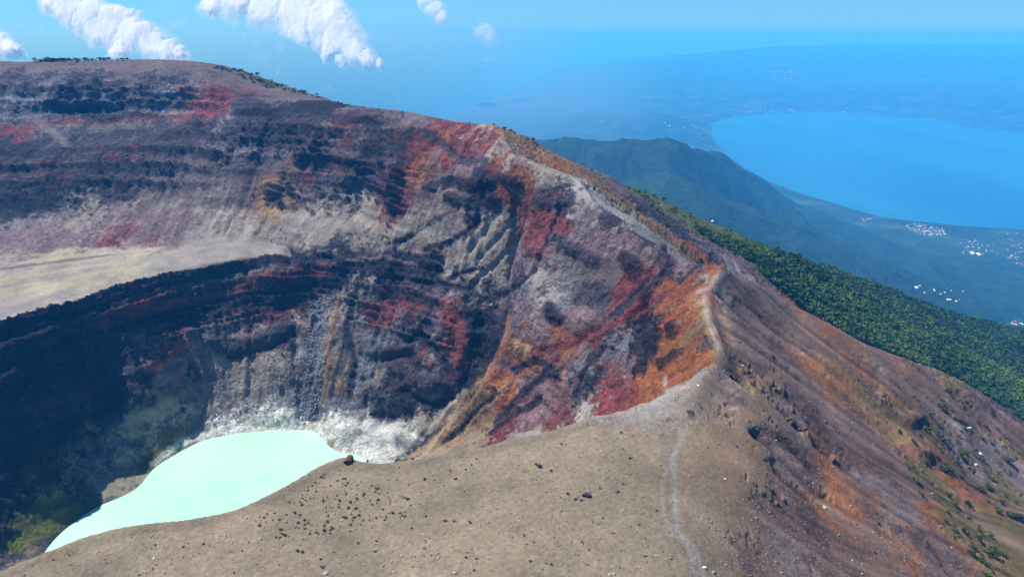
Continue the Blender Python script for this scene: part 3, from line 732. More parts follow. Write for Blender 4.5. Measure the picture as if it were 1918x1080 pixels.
def flat_mat(name, c, rough=.9, var=0.0, scale=3.0):
    m, nt, b = new_mat(name); b.inputs["Roughness"].default_value = rough
    b.inputs["Base Color"].default_value = (*c, 1)
    if var:
        tc = node(nt, "ShaderNodeNewGeometry"); nz = node(nt, "ShaderNodeTexNoise", Scale=scale, Detail=4.0)
        oi = node(nt, "ShaderNodeObjectInfo")
        nt.links.new(tc.outputs["Position"], nz.inputs["Vector"])
        ad = node(nt, "ShaderNodeMath", operation='ADD'); nt.links.new(nz.outputs[0], ad.inputs[0]); nt.links.new(oi.outputs["Random"], ad.inputs[1])
        mr = node(nt, "ShaderNodeMapRange"); mr.inputs[1].default_value = .3; mr.inputs[2].default_value = 1.7
        mr.inputs[3].default_value = 1 - var; mr.inputs[4].default_value = 1 + var
        nt.links.new(ad.outputs[0], mr.inputs[0])
        mx = node(nt, "ShaderNodeMix", data_type='RGBA', blend_type='MULTIPLY'); mx.inputs[0].default_value = 1
        mx.inputs[6].default_value = (*c, 1); nt.links.new(mr.outputs[0], mx.inputs[7]); nt.links.new(mx.outputs[2], b.inputs["Base Color"])
    return m

# ------------------------------------------------------------------ stones and boulders
M_STONE = flat_mat("pale_stone", (.30, .28, .24), .9, .35)
M_DARK = flat_mat("dark_lava", (.05, .04, .048), .9, .3)
M_WHITE = flat_mat("white_rock", (.55, .54, .51), .85, .12)
M_GREY = flat_mat("grey_rock", (.17, .16, .165), .9, .3)
def rock_arrays(seed, sub=2):
    bm = bmesh.new(); bmesh.ops.create_icosphere(bm, subdivisions=sub, radius=1)
    r = random.Random(seed); v = np.array([q.co[:] for q in bm.verts]); f = np.array([[q.index for q in fc.verts] for fc in bm.faces]); bm.free()
    for _ in range(7):                                   # knock flat faces off the ball
        n = Vector((r.uniform(-1, 1), r.uniform(-1, 1), r.uniform(-.7, 1))).normalized(); d = r.uniform(.45, .8)
        k = v @ np.array(n); m = k > d
        v[m] -= np.outer(k[m] - d, n)
    nn = fbm(v[:, 0] + seed * 9, v[:, 1], v[:, 2], .9, 3, seed)
    v = v * (1 + .12 * nn)[:, None] * np.array([1, r.uniform(.7, .95), r.uniform(.55, .8)])
    return v, f
ROCKS = [rock_arrays(k) for k in range(6)]
ROCK_ME = {}
def boulder(px, py, size, mat, label=None, group=None, cat="rock", pos=None):
    h = spot(px, py)
    if not h: return None
    k = random.randrange(6); key = (k, mat.name)
    if key not in ROCK_ME: ROCK_ME[key] = mesh_np("boulder", *ROCKS[k], [mat], smooth=False)
    o = link(bpy.data.objects.new("boulder", ROCK_ME[key]))
    s = size / 2
    o.location = h[0] + Vector((0, 0, s * .25)); o.scale = (s, s, s); o.rotation_euler = (random.uniform(-.3, .3), random.uniform(-.3, .3), random.uniform(0, 6.28))
    return tag(o, label, cat, group)
for px, py, sz, m, lab in [
    (1100, 928, 4.6, M_DARK, "largest dark purple boulder on the tan slope"),
    (1011, 874, 3.6, M_DARK, "dark flat boulder nearest the crater edge with a shadow beside it"),
    (1156, 921, 2.0, M_DARK, "dark boulder a little up-slope of the largest purple boulder"),
    (1089, 937, 1.7, M_DARK, "small dark rock touching the foot of the largest purple boulder"),
    (1050, 957, 1.6, M_GREY, "grey rock below the largest purple boulder"),
    (1321, 1064, 2.3, M_WHITE, "bright white boulder lying beside the fork of the footpath"),
    (1336, 1072, 1.7, M_STONE, "pale tan boulder next to the white one by the path"),
    (1208, 1040, 2.0, M_GREY, "grey boulder with a lit top left of the footpath"),
    (610, 1073, 2.4, M_STONE, "biggest pale yellowish boulder at the bottom of the tan slope"),
    (851, 1074, 1.9, M_STONE, "pale boulder with a dark side low on the tan slope"),
    (1149, 1074, 1.9, M_STONE, "tan boulder low on the slope between the purple rock and the path"),
    (795, 1026, 1.7, M_GREY, "bluish grey rock alone on the lower tan slope"),
    (641, 975, 1.6, M_STONE, "cream boulder among the dark tufts"),
    (1358, 897, 1.5, M_WHITE, "white stone on the slope right of the footpath"),
    (1544, 950, 2.0, M_WHITE, "white boulder on the rust coloured slope"),
    (289, 1046, 1.5, M_WHITE, "small white stone beside a dark tuft near the lake rim"),
    (286, 1001, 1.3, M_STONE, "pale stone just below the rim above the lake"),
    (1308, 722, 1.7, M_WHITE, "white rock in the pale hollow left of the path"),
    (1391, 685, 1.6, M_WHITE, "white rock in front of four hikers on the saddle"),
    (1408, 693, 1.3, M_WHITE, "white rock right of the hikers on the saddle"),
    (1299, 757, 1.0, M_WHITE, "white stone beside the pair standing on the path"),
    (1357, 694, 1.3, M_GREY, "grey rock on the saddle just left of three hikers"),
    (1815, 802, 4.0, M_WHITE, "white outcrop block among the shrubs of the right gully, highest one"),
    (1836, 850, 3.4, M_WHITE, "white block in the middle of the shrubby gully"),
    (1828, 870, 2.6, M_WHITE, "smaller white block below the middle of the shrubby gully"),
    (1786, 780, 3.0, M_GREY, "grey outcrop block at the upper end of the shrubby gully"),
    (1645, 979, 2.2, M_DARK, "dark rock on the grey streak of the right flank"),
    (1380, 836, 1.8, M_DARK, "dark rock first right of the footpath below the saddle"),
    (652, 862, 6.5, flat_mat("red_rock", (.15, .06, .045), .9, .3), "reddish outcrop poking over the rim by the lake"),
    (688, 864, 4.5, M_DARK, "dark outcrop on the rim right beside the reddish one"),
    (773, 860, 5.5, M_DARK, "dark outcrop on the rim at the end of the white shore"),
]: boulder(px, py, sz, m, lab)
SLOPE = [(30, 1062), (330, 975), (600, 872), (760, 866), (1020, 815), (1180, 775), (1330, 790), (1440, 900), (1480, 1078), (30, 1078)]
for px, py in scatter(SLOPE, 200, 9):
    boulder(px, py, random.choice((.6, .7, .8, .9, 1.1, 1.4)), random.choice((M_STONE, M_STONE, M_GREY)), "small stone lying loose on the tan slope below the crater rim", "stones strewn over the tan slope")
for px, py in scatter([(1440, 760), (1560, 700), (1740, 860), (1880, 1075), (1500, 1075)], 70, 12):
    boulder(px, py, random.choice((.8, 1.0, 1.3, 1.7)), random.choice((M_STONE, M_GREY, M_DARK)), "loose stone lying on the rust and grey right flank", "stones on the right flank")
def rubble(name, polys, sizes, mat, seed):
    """uncountable small stones as one mesh"""
    rnd = random.Random(seed); bm = bmesh.new(); bmesh.ops.create_icosphere(bm, subdivisions=1, radius=1)
    bv = np.array([q.co[:] for q in bm.verts]); bf = np.array([[q.index for q in fc.verts] for fc in bm.faces]); bm.free()
    V, Fc, n = [], [], 0
    for poly, cnt in polys:
        for px, py in scatter(poly, cnt):
            h = spot(px, py, VOL)
            if not h: continue
            s = rnd.choice(sizes) * rnd.uniform(.6, 1.3) / 2
            v = bv * (1 + .35 * np.random.default_rng(n).uniform(-1, 1, (len(bv), 1))) * np.array([s, s * rnd.uniform(.6, 1), s * rnd.uniform(.5, .9)])
            a = rnd.uniform(0, 6.28); v = v @ np.array([[math.cos(a), math.sin(a), 0], [-math.sin(a), math.cos(a), 0], [0, 0, 1]])
            V.append(v + np.array(h[0]) + [0, 0, s * .2]); Fc.append(bf + n); n += len(bv)
    me = mesh_np(name, np.vstack(V), np.vstack(Fc), [mat], smooth=False)
    return link(bpy.data.objects.new(name, me))
tag(rubble("gravel", [(SLOPE, 4200), ([(1180, 770), (1330, 745), (1400, 720), (1470, 830), (1300, 800)], 500), ([(1400, 700), (1560, 680), (1740, 860), (1900, 1075), (1450, 1075)], 1300)], (.3, .35, .45, .6), M_STONE, 5),
    "pale gravel scattered over the tan slope", "gravel", kind="stuff")
tag(rubble("dark_gravel", [(SLOPE, 1300), ([(1400, 700), (1560, 680), (1740, 860), (1900, 1075), (1450, 1075)], 1500)], (.28, .35, .45, .6), flat_mat("brown_stone", (.10, .075, .06), .9, .3), 6),
    "dark brown gravel scattered over the slopes", "gravel", kind="stuff")
tag(rubble("rubble", [([(578, 560), (622, 558), (612, 640), (606, 700), (600, 790), (556, 795), (575, 690)], 1300), ([(300, 700), (560, 640), (560, 790), (345, 800)], 420), ([(990, 470), (1180, 420), (1200, 560), (1000, 580)], 0)], (.8, 1.0, 1.4, 2.0, 2.6), flat_mat("blue_grey_rubble", (.27, .27, .29), .9, .45, .3), 8),
    "blue grey rubble of the rockfall chute above the lake", "rubble", kind="stuff")

# ------------------------------------------------------------------ plants
M_LEAF = [flat_mat("olive_leaves", (.075, .095, .025), .75, .45, .6), flat_mat("dark_green_leaves", (.035, .065, .022), .75, .45, .6), flat_mat("bright_green_leaves", (.075, .13, .025), .75, .4, .6)]
M_BARK = flat_mat("bark", (.09, .065, .05), .95, .2)
M_TUFT = flat_mat("dry_brown_tuft", (.07, .05, .035), .95, .35, 3)
def leaf_cloud(rng, n, lobes, leaf, flat=1.0):
    """n leaf-clump faces spread through the volume of a few lobes (x, y, z, radius)"""
    L = np.array(lobes); pick = rng.integers(0, len(L), n)
    d = rng.normal(size=(n, 3)); d /= np.linalg.norm(d, axis=1, keepdims=True)
    rad = L[pick, 3] * rng.uniform(.35, 1.05, n) ** .5
    c = L[pick, :3] + d * rad[:, None] * np.array([1, 1, .8])
    nrm = d + .7 * rng.normal(size=(n, 3)); nrm /= np.linalg.norm(nrm, axis=1, keepdims=True)
    t = np.cross(nrm, rng.normal(size=(n, 3))); t /= np.linalg.norm(t, axis=1, keepdims=True); b = np.cross(nrm, t)
    s = leaf * rng.uniform(.6, 1.4, n)[:, None]
    v = np.stack([c + s * t, c + s * b * .7, c - s * t, c - s * b * .7], 1).reshape(-1, 3)
    return v, np.arange(4 * n).reshape(n, 4)
def tube_arrays(path, radii, k=6):
    V, Fc = [], []
    for i, (p, r) in enumerate(zip(path, radii)):
        for j in range(k):
            a = 2 * math.pi * j / k; V.append((p[0] + r * math.cos(a), p[1] + r * math.sin(a), p[2]))
        if i:
            for j in range(k): Fc.append(((i - 1) * k + j, (i - 1) * k + (j + 1) % k, i * k + (j + 1) % k, i * k + j))
    return np.array(V, float), np.array(Fc)
def join(parts):
    V, Fc, n = [], [], 0
    for v, f in parts: V.append(v); Fc.append(f + n); n += len(v)
    return np.vstack(V), np.vstack(Fc)
SHRUBS = []
for k in range(5):                                       # unit shrubs, about 1 m tall
    rng = np.random.default_rng(40 + k); nl_ = rng.integers(3, 6)
    lobes = [(rng.uniform(-.35, .35), rng.uniform(-.35, .35), rng.uniform(.35, .6), rng.uniform(.28, .42)) for _ in range(nl_)]
    stems = [tube_arrays([(0, 0, -.2), (l[0] * .4, l[1] * .4, .2), l[:3]], [.05, .035, .012], 5) for l in lobes]
    SHRUBS.append((leaf_cloud(rng, 260, lobes, .085), join(stems)))
SH_ME = {}
def shrub(p, size, label, group, mat=0, name="shrub"):
    k = random.randrange(5); key = (k, mat)
    if key not in SH_ME:
        SH_ME[key] = (mesh_np("foliage", *SHRUBS[k][0], [M_LEAF[mat] if mat < 3 else M_TUFT]), mesh_np("stems", *SHRUBS[k][1], [M_BARK]))
    r = link(bpy.data.objects.new(name, None)); r.location = p; r.scale = (size * random.uniform(.9, 1.3), size * random.uniform(.9, 1.3), size * random.uniform(.75, 1.05)); r.rotation_euler = (0, 0, random.uniform(0, 6.28))
    r.empty_display_size = .3
    for nm, me in zip(("foliage", "stems"), SH_ME[key]):
        c = link(bpy.data.objects.new(nm, me)); c.parent = r
    return tag(r, label, "shrub", group)
def tuft(p, size, label, group):
    k = random.randrange(5); key = (k, 3)
    if key not in SH_ME: SH_ME[key] = (mesh_np("tuft", *join([SHRUBS[k][0], SHRUBS[k][1]]), [M_TUFT]),)
    r = link(bpy.data.objects.new("tuft", SH_ME[key][0])); r.location = p; r.scale = (size * 1.2, size * 1.2, size * .8); r.rotation_euler = (0, 0, random.uniform(0, 6.28))
    return tag(r, label, "tuft", group)
# brown tufts on the slope above the lake
TF_POLY = [(450, 985), (560, 930), (615, 880), (690, 905), (790, 940), (740, 985), (610, 1000), (520, 1010)]
for px, py in scatter(TF_POLY, 130, 4) + scatter([(690, 900), (1000, 830), (1250, 790), (1250, 1000), (1000, 1070), (500, 1075), (90, 1060), (420, 990)], 90, 8):
    h = spot(px, py, VOL)
    if h: tuft(h[0], random.choice((.5, .6, .8, 1.1)), "small dry brown tuft dotting the tan slope above the lake", "brown tufts on the tan slope")
# shrubs of the right gully
for poly, n, sz in [([(1690, 870), (1740, 860), (1830, 960), (1900, 1078), (1850, 1078), (1760, 980)], 40, (1.6, 2.4, 3.2)), ([(1700, 820), (1760, 760), (1900, 900), (1916, 1000), (1840, 940), (1760, 880)], 46, (2.0, 3.0, 4.0)),
                    ([(1730, 740), (1800, 740), (1916, 830), (1916, 890), (1800, 800)], 24, (1.6, 2.4, 3.0)), ([(1590, 690), (1700, 770), (1680, 790), (1600, 730)], 14, (1.0, 1.4))]:
    for px, py in scatter(poly, n, 8):
        h = spot(px, py, VOL)
        if h: shrub(h[0], random.choice(sz), "olive green shrub growing in the rocky gully of the right flank", "shrubs in the gully of the right flank", random.choice((0, 0, 2, 1)))
for px, py, s_, lab in [(1772, 880, 6.5, "largest round green bush beside the reddish hump in the gully"), (1860, 1040, 5.5, "big green bush at the lower right end of the gully"), (1885, 865, 6.0, "wide green bush at the upper right of the gully"), (1686, 809, 2.6, "single small bush left of the reddish hump")]:
    h = spot(px, py, VOL)
    if h: shrub(h[0], s_, lab, None, 1)
# shrubs along the outer edge of the rim
for poly, n, lab, grp in [([(1085, 308), (1190, 345), (1290, 396), (1400, 450), (1380, 480), (1300, 440), (1230, 420), (1200, 365)], 62, "green shrub on the steep back slope beyond the rim", "shrubs on the back slope of the rim"),
                          ([(375, 119), (470, 137), (560, 167), (640, 190), (590, 184), (500, 165), (430, 138)], 72, "green shrub on the grassy hill behind the far rim", "shrubs on the hill behind the far rim"),
                          ([(700, 197), (760, 203), (860, 222), (930, 231), (1020, 268), (1018, 276), (930, 237), (850, 228), (760, 208)], 30, "low dark shrub along the crest of the rim", "shrubs along the crest of the rim")]:
    for px, py in scatter(poly, n, 3):
        h = spot(px, py, VOL)
        if h: shrub(h[0], random.choice((3.0, 4.2, 5.2, 6.5) if 'hill' in lab else (2.2, 3.0, 4.2, 5.0)), lab, grp, random.choice((0, 1, 2)))
# trees
TREES = []
for k in range(4):
    rng = np.random.default_rng(80 + k)
    lobes = [(rng.uniform(-.28, .28), rng.uniform(-.28, .28), rng.uniform(.22, .92), rng.uniform(.13, .24)) for _ in range(11)]
    limbs = [tube_arrays([(0, 0, .35), (l[0] * .5, l[1] * .5, .35 + (l[2] - .35) * .55), l[:3]], [.022, .014, .006], 5) for l in lobes]
    trunk = tube_arrays([(0, 0, -.06), (.01, 0, .2), (0, .01, .5), (.01, .01, .85)], [.04, .03, .022, .008], 7)
    TREES.append((mesh_np("crown", *leaf_cloud(rng, 520, lobes, .042), [M_LEAF[1]]), mesh_np("trunk", *join([trunk] + limbs), [M_BARK])))
def tree(p, h, label, group=None, mats=None, name="tree", w=1.0):
    k = random.randrange(4)
    r = link(bpy.data.objects.new(name, None)); r.location = p; r.scale = (h * w, h * w, h); r.rotation_euler = (0, 0, random.uniform(0, 6.28)); r.empty_display_size = .3
    for nm, me in zip(("crown", "trunk"), TREES[k]):
        c = link(bpy.data.objects.new(nm, me)); c.parent = r
        if mats and nm in mats:
            c.material_slots[0].link = 'OBJECT'; c.material_slots[0].material = mats[nm]
    return tag(r, label, "tree", group)
for i in range(46):
    px = 64 + i * 4.0 + random.uniform(-2.5, 2.5)
    g = None
    for py in (108, 109, 110, 111, 112, 113, 114, 116, 118):
        g = spot(px, py, VOL)
        if g: break
    if not g: continue
    g = g[0]; x, y = g.x, g.y
    hh = random.choice((3.0, 4.0, 5.0, 6.5)) * (1.5 if 78 < px < 90 else 1) * (.8 if px > 215 else 1)
    tree(g, hh, "dark green tree in the short row on the far rim skyline", "trees on the far rim skyline", w=random.uniform(1.3, 2.0))
h = spot(1710, 592)
if h: tree(h[0], 26, "tall tree with a bare pale trunk standing out of the forest", None, {"trunk": flat_mat("pale_bark", (.5, .46, .42), .9, .1)}, "tall_tree", .7)
# forest on the outer flank and the hills behind it: one mass
CROWNS = []
for k in range(6):
    rng = np.random.default_rng(120 + k)
    lobes = [(rng.uniform(-.45, .45), rng.uniform(-.45, .45), rng.uniform(.35, .8), rng.uniform(.3, .45)) for _ in range(5)]
    CROWNS.append(leaf_cloud(rng, 80, lobes, .19))
def forest(name, polys, mat, label):
    V, Fc, n = [], [], 0
    for poly, cnt, (a, b) in polys:
        for px, py in scatter(poly, cnt):
            h = spot(px, py)
            if not h or h[0].y < 555: continue
            v, f = CROWNS[random.randrange(6)]; s = a + (b - a) * random.random() ** 1.8; t = random.uniform(0, 6.28); c_, s_ = math.cos(t), math.sin(t)
            V.append(v @ np.array([[c_, s_, 0], [-s_, c_, 0], [0, 0, 1]]) * s + np.array(h[0]) - [0, 0, s * .25]); Fc.append(f + n); n += len(v)
    me = mesh_np(name, np.vstack(V), np.vstack(Fc), [mat])
    return tag(link(bpy.data.objects.new(name, me)), label, "forest", kind="stuff")
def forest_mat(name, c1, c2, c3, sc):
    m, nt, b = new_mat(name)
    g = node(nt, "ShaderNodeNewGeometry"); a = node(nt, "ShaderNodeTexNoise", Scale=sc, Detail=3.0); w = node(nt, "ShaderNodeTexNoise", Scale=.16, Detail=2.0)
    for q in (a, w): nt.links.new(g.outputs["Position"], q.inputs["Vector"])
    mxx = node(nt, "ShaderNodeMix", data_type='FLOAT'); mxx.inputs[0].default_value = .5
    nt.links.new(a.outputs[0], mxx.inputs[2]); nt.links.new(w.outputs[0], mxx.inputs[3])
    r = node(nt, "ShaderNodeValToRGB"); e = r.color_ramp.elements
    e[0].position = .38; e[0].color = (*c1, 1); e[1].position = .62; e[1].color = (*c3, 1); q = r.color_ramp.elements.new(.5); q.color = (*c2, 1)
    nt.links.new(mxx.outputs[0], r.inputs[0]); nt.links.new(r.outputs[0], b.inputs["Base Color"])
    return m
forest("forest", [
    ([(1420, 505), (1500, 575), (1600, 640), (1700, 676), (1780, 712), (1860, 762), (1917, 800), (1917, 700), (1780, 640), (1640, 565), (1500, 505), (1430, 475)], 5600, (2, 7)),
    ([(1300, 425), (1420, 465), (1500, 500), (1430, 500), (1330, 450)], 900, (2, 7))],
    forest_mat("sunny_leaves", (.014, .036, .013), (.052, .115, .026), (.13, .19, .038), .009), "bright green woodland on the outer flank right behind the bare spur")  # greens brightened in the colour for the sunlit side of the wood
forest("dark_forest", [
    ([(1430, 468), (1560, 504), (1640, 532), (1720, 564), (1800, 592), (1917, 618), (1917, 705), (1780, 645), (1640, 570), (1500, 508)], 5600, (3.5, 10))],
    forest_mat("forest_leaves", (.011, .028, .014), (.03, .07, .022), (.075, .14, .03), .007), "dark green forest on the ridge above the lowland")

# ------------------------------------------------------------------ hikers
SKIN = flat_mat("skin", (.36, .2, .13), .6)
HAIR = flat_mat("dark_hair", (.015, .012, .01), .6)
CLOTH = {n: flat_mat(n + "_cloth", c, .85) for n, c in (("black", (.012, .012, .015)), ("navy", (.015, .02, .06)), ("maroon", (.10, .02, .025)), ("grey", (.12, .12, .13)), ("white", (.7, .7, .7)), ("blue", (.04, .09, .22)), ("red", (.28, .03, .03)), ("denim", (.03, .05, .11)))}
def skinned(name, verts, edges_, radii, root=0):
    me = bpy.data.meshes.new(name); me.from_pydata(verts, edges_, []); o = bpy.data.objects.new(name, me); COL.objects.link(o)
    sk = o.modifiers.new("s", 'SKIN'); sb = o.modifiers.new("d", 'SUBSURF'); sb.levels = 1; sb.render_levels = 1
    for i, r in enumerate(radii): me.skin_vertices[0].data[i].radius = r if isinstance(r, tuple) else (r, r); me.skin_vertices[0].data[i].use_root = (i == root)
    dg = bpy.context.evaluated_depsgraph_get(); ev = o.evaluated_get(dg); m2 = bpy.data.meshes.new_from_object(ev)
    bpy.data.objects.remove(o); m2.name = name
    for p in m2.polygons: p.use_smooth = True
    return m2
def figure(pose):
    """meshes for one pose: the body (feet at the origin, facing +Y), shirt, trousers, hair"""
    w = .16 if pose == "walk" else .0
    if pose == "sit":
        hip = .2; hips = [(-.1, 0, hip), (.1, 0, hip)]; kn = [(-.13, .38, .42), (.13, .38, .42)]; an = [(-.12, .62, .06), (.12, .62, .06)]; toe = [(-.12, .8, .03), (.12, .8, .03)]
    else:
        hip = .92; hips = [(-.1, 0, hip), (.1, 0, hip)]; kn = [(-.11, w + .03, .5), (.11, -w * .5 + .02, .5)]; an = [(-.11, w * 1.4, .08), (.11, -w * 1.7, .1)]; toe = [(-.12, w * 1.4 + .17, .03), (.12, -w * 1.7 + .16, .04)]
    T = lambda z: (0, .02 if pose != "sit" else .03, hip + z)
    v = [T(.0), T(.25), T(.48), T(.58), T(.68), T(.78)]; e = [(0, 1), (1, 2), (2, 3), (3, 4), (4, 5)]
    r = [(.15, .11), (.14, .1), (.17, .11), (.06, .06), (.085, .1), (.07, .08)]
    for s in (0, 1):
        sg = -1 if s == 0 else 1; n = len(v)
        sh = (sg * .2, 0, hip + .48); el = (sg * .27, -.04 - w * sg, hip + .2); wr = (sg * .25, .1 + (.2 if pose == "sit" else 0) - w * sg, hip - .02 + (.12 if pose == "sit" else 0)); ha = (wr[0] * .97, wr[1] + .06, wr[2] - .09)
        v += [sh, el, wr, ha]; e += [(2, n), (n, n + 1), (n + 1, n + 2), (n + 2, n + 3)]; r += [.065, .048, .034, (.045, .022)]
        n = len(v); v += [hips[s], kn[s], an[s], toe[s]]; e += [(0, n), (n, n + 1), (n + 1, n + 2), (n + 2, n + 3)]; r += [.1, .065, .045, .04]
    body = skinned("body", v, e, r)
    sv = [T(.02), T(.25), T(.48), T(.55)]; se = [(0, 1), (1, 2), (2, 3)]; sr = [(.17, .13), (.16, .125), (.19, .13), (.08, .08)]
    for s in (0, 1):
        k = 6 + s * 8; n = len(sv); sv += [v[k], v[k + 1]]; se += [(2, n), (n, n + 1)]; sr += [.085, .065]
    tv = [T(.04)]; te = []; tr = [(.165, .125)]
    for s in (0, 1):
        k = 10 + s * 8; n = len(tv); tv += [v[k], v[k + 1], v[k + 2]]; te += [(0, n), (n, n + 1), (n + 1, n + 2)]; tr += [.115, .082, .064]
    hv = [(0, v[4][1] - .02, v[4][2] + .02), (0, v[5][1] - .02, v[5][2] + .03)]
    return {"body": body, "shirt": skinned("shirt", sv, se, sr), "trousers": skinned("trousers", tv, te, tr), "hair": skinned("hair", hv, [(0, 1)], [(.085, .085), (.095, .1)])}
POSES = {p: figure(p) for p in ("stand", "walk", "sit")}
for p in POSES.values():
    for k, m in (("body", SKIN), ("shirt", CLOTH["black"]), ("trousers", CLOTH["navy"]), ("hair", HAIR)): p[k].materials.append(m)
def person(px, py, label, shirt="black", legs="navy", pose="stand", face=None, group="hikers on the rim", scale=1.0):
    h = spot(px, py, VOL)
    if not h: return
    r = link(bpy.data.objects.new("person", None)); r.location = h[0]; r.scale = (scale,) * 3; r.empty_display_size = .3
    r.rotation_euler = (0, 0, random.uniform(0, 6.28) if face is None else face)
    for k, me in POSES[pose].items():
        c = link(bpy.data.objects.new(k, me)); c.parent = r
        if k in ("shirt", "trousers"):
            c.material_slots[0].link = 'OBJECT'; c.material_slots[0].material = CLOTH[shirt if k == "shirt" else legs]
    tag(r, label, "person", group)
for a in [
    (1367, 659, "person in black standing highest on the saddle", "black", "black"),
    (1359, 669, "person in navy standing at the left edge of the bluish saddle", "navy", "navy"),
    (1361, 664, "person in dark clothes just behind the one at the left saddle edge", "black", "navy"),
    (1371, 669, "person in a white shirt near the top of the saddle", "white", "navy"),
    (1379, 665, "person in grey standing alone right of the white shirted one", "grey", "navy"),
    (1386, 678, "left one of the four people behind the white rock", "black", "black"),
    (1389, 680, "second from left of the four people behind the white rock", "navy", "black"),
    (1391.5, 680.5, "third from left of the four people behind the white rock", "black", "navy"),
    (1394, 681, "right one of the four people behind the white rock", "maroon", "black"),
    (1371, 689, "left one of the trio in the middle of the saddle", "black", "navy"),
    (1374, 688, "middle one of the trio in the middle of the saddle", "black", "black"),
    (1376.5, 689, "right one of the trio in the middle of the saddle", "navy", "navy"),
    (1358, 697, "person in black sitting by the grey rock on the saddle", "black", "black", "sit"),
    (1365, 701, "person in navy walking below the trio", "navy", "black", "walk"),
    (1362, 703, "person in black following the navy walker below the trio", "black", "black", "walk"),
    (1379, 702, "left one of the pair walking right of the saddle centre", "black", "navy", "walk"),
    (1382, 704, "right one of the pair walking right of the saddle centre", "navy", "navy", "walk"),
    (1347, 706, "person in black on the left side of the path above the pale hollow", "black", "black"),
    (1346, 715, "person in a grey shirt walking on the left branch of the path", "grey", "navy", "walk"),
    (1373, 718, "person in maroon at the lower right of the saddle", "maroon", "navy"),
    (1332, 738, "upper one of two people standing close on the path bend", "black", "black"),
    (1332.5, 744, "lower one of two people standing close on the path bend", "navy", "black"),
    (1351, 734, "person in navy walking alone on the pale path band", "navy", "navy", "walk"),
    (1308, 759, "left one of the pair in black standing apart above the big group", "black", "black"),
    (1312, 760, "right one of the pair in black standing apart above the big group", "black", "black"),
    (1313, 764, "person sitting on the ground at the feet of the pair in black", "grey", "black", "sit"),
    (1330, 765, "person in an olive grey shirt standing right of the pale path", "grey", "grey"),
    (1307.5, 773, "lone person standing just right above the big group", "black", "navy"),
    (1252, 786, "person in black standing near the crater edge left of the big group", "black", "black"),
    (1249.5, 788, "person sitting beside the one near the crater edge", "maroon", "black", "sit"),
    (1289, 797, "person in brown red walking up the path below the big group", "maroon", "black", "walk"),
    (1265, 748, "person in red standing at the orange cliff edge, left one", "red", "black"),
    (1270, 747, "person in dark clothes standing at the orange cliff edge, right one", "maroon", "navy"),
]: person(*a)
for i, (px, py) in enumerate([(1287, 772), (1288.5, 775), (1290, 771.5), (1290.5, 777), (1292, 774), (1293.5, 771.5), (1294, 778), (1295, 774.5), (1296.5, 777), (1297.5, 772.5), (1298.5, 776), (1299, 780), (1297, 782.5), (1294, 782), (1290.5, 781.5)]):
    person(px, py, "person in the tight group gathered beside the path, dark or maroon shirt", ("maroon", "maroon", "navy", "navy", "blue", "navy", "black", "navy")[i % 8], "navy", "stand", group="tight group of hikers beside the path")

# ------------------------------------------------------------------ houses far below
M_ROOF = [flat_mat("white_sheet_roof", (.62, .62, .60), .6), flat_mat("pale_roof", (.42, .40, .38), .6), flat_mat("rust_roof", (.35, .16, .11), .7)]
M_WALL = flat_mat("plaster", (.48, .45, .41), .9)
HME = []
for k in range(3):
    V = [(-1, -.7, 0), (1, -.7, 0), (1, .7, 0), (-1, .7, 0), (-1, -.7, .5), (1, -.7, .5), (1, .7, .5), (-1, .7, .5), (-1.08, -.8, .48), (1.08, -.8, .48), (1.08, .8, .48), (-1.08, .8, .48), (-1.08, 0, .82), (1.08, 0, .82), (-1, 0, .78), (1, 0, .78)]
    Fh = [(0, 1, 5, 4), (1, 2, 6, 5), (2, 3, 7, 6), (3, 0, 4, 7), (4, 14, 7), (5, 6, 15), (8, 9, 13, 12), (10, 11, 12, 13)]
    me = bpy.data.meshes.new("house"); me.from_pydata(V, [], Fh); me.materials.append(M_WALL); me.materials.append(M_ROOF[k])
    for i in (6, 7): me.polygons[i].material_index = 1
    HME.append(me)
def house(px, py, size, label, group, k=None, cat="house"):
    h = spot(px, py)
    if not h: return
    k = random.choice((0, 0, 0, 1, 2)) if k is None else k
    o = link(bpy.data.objects.new("house", HME[k])); o.location = h[0] - Vector((0, 0, .5)); o.scale = (size / 2, size / 2 * random.uniform(.8, 1.1), size / 2); o.rotation_euler = (0, 0, random.uniform(-.5, .5) + random.choice((0, 1.57)))
    tag(o, label, cat, group)
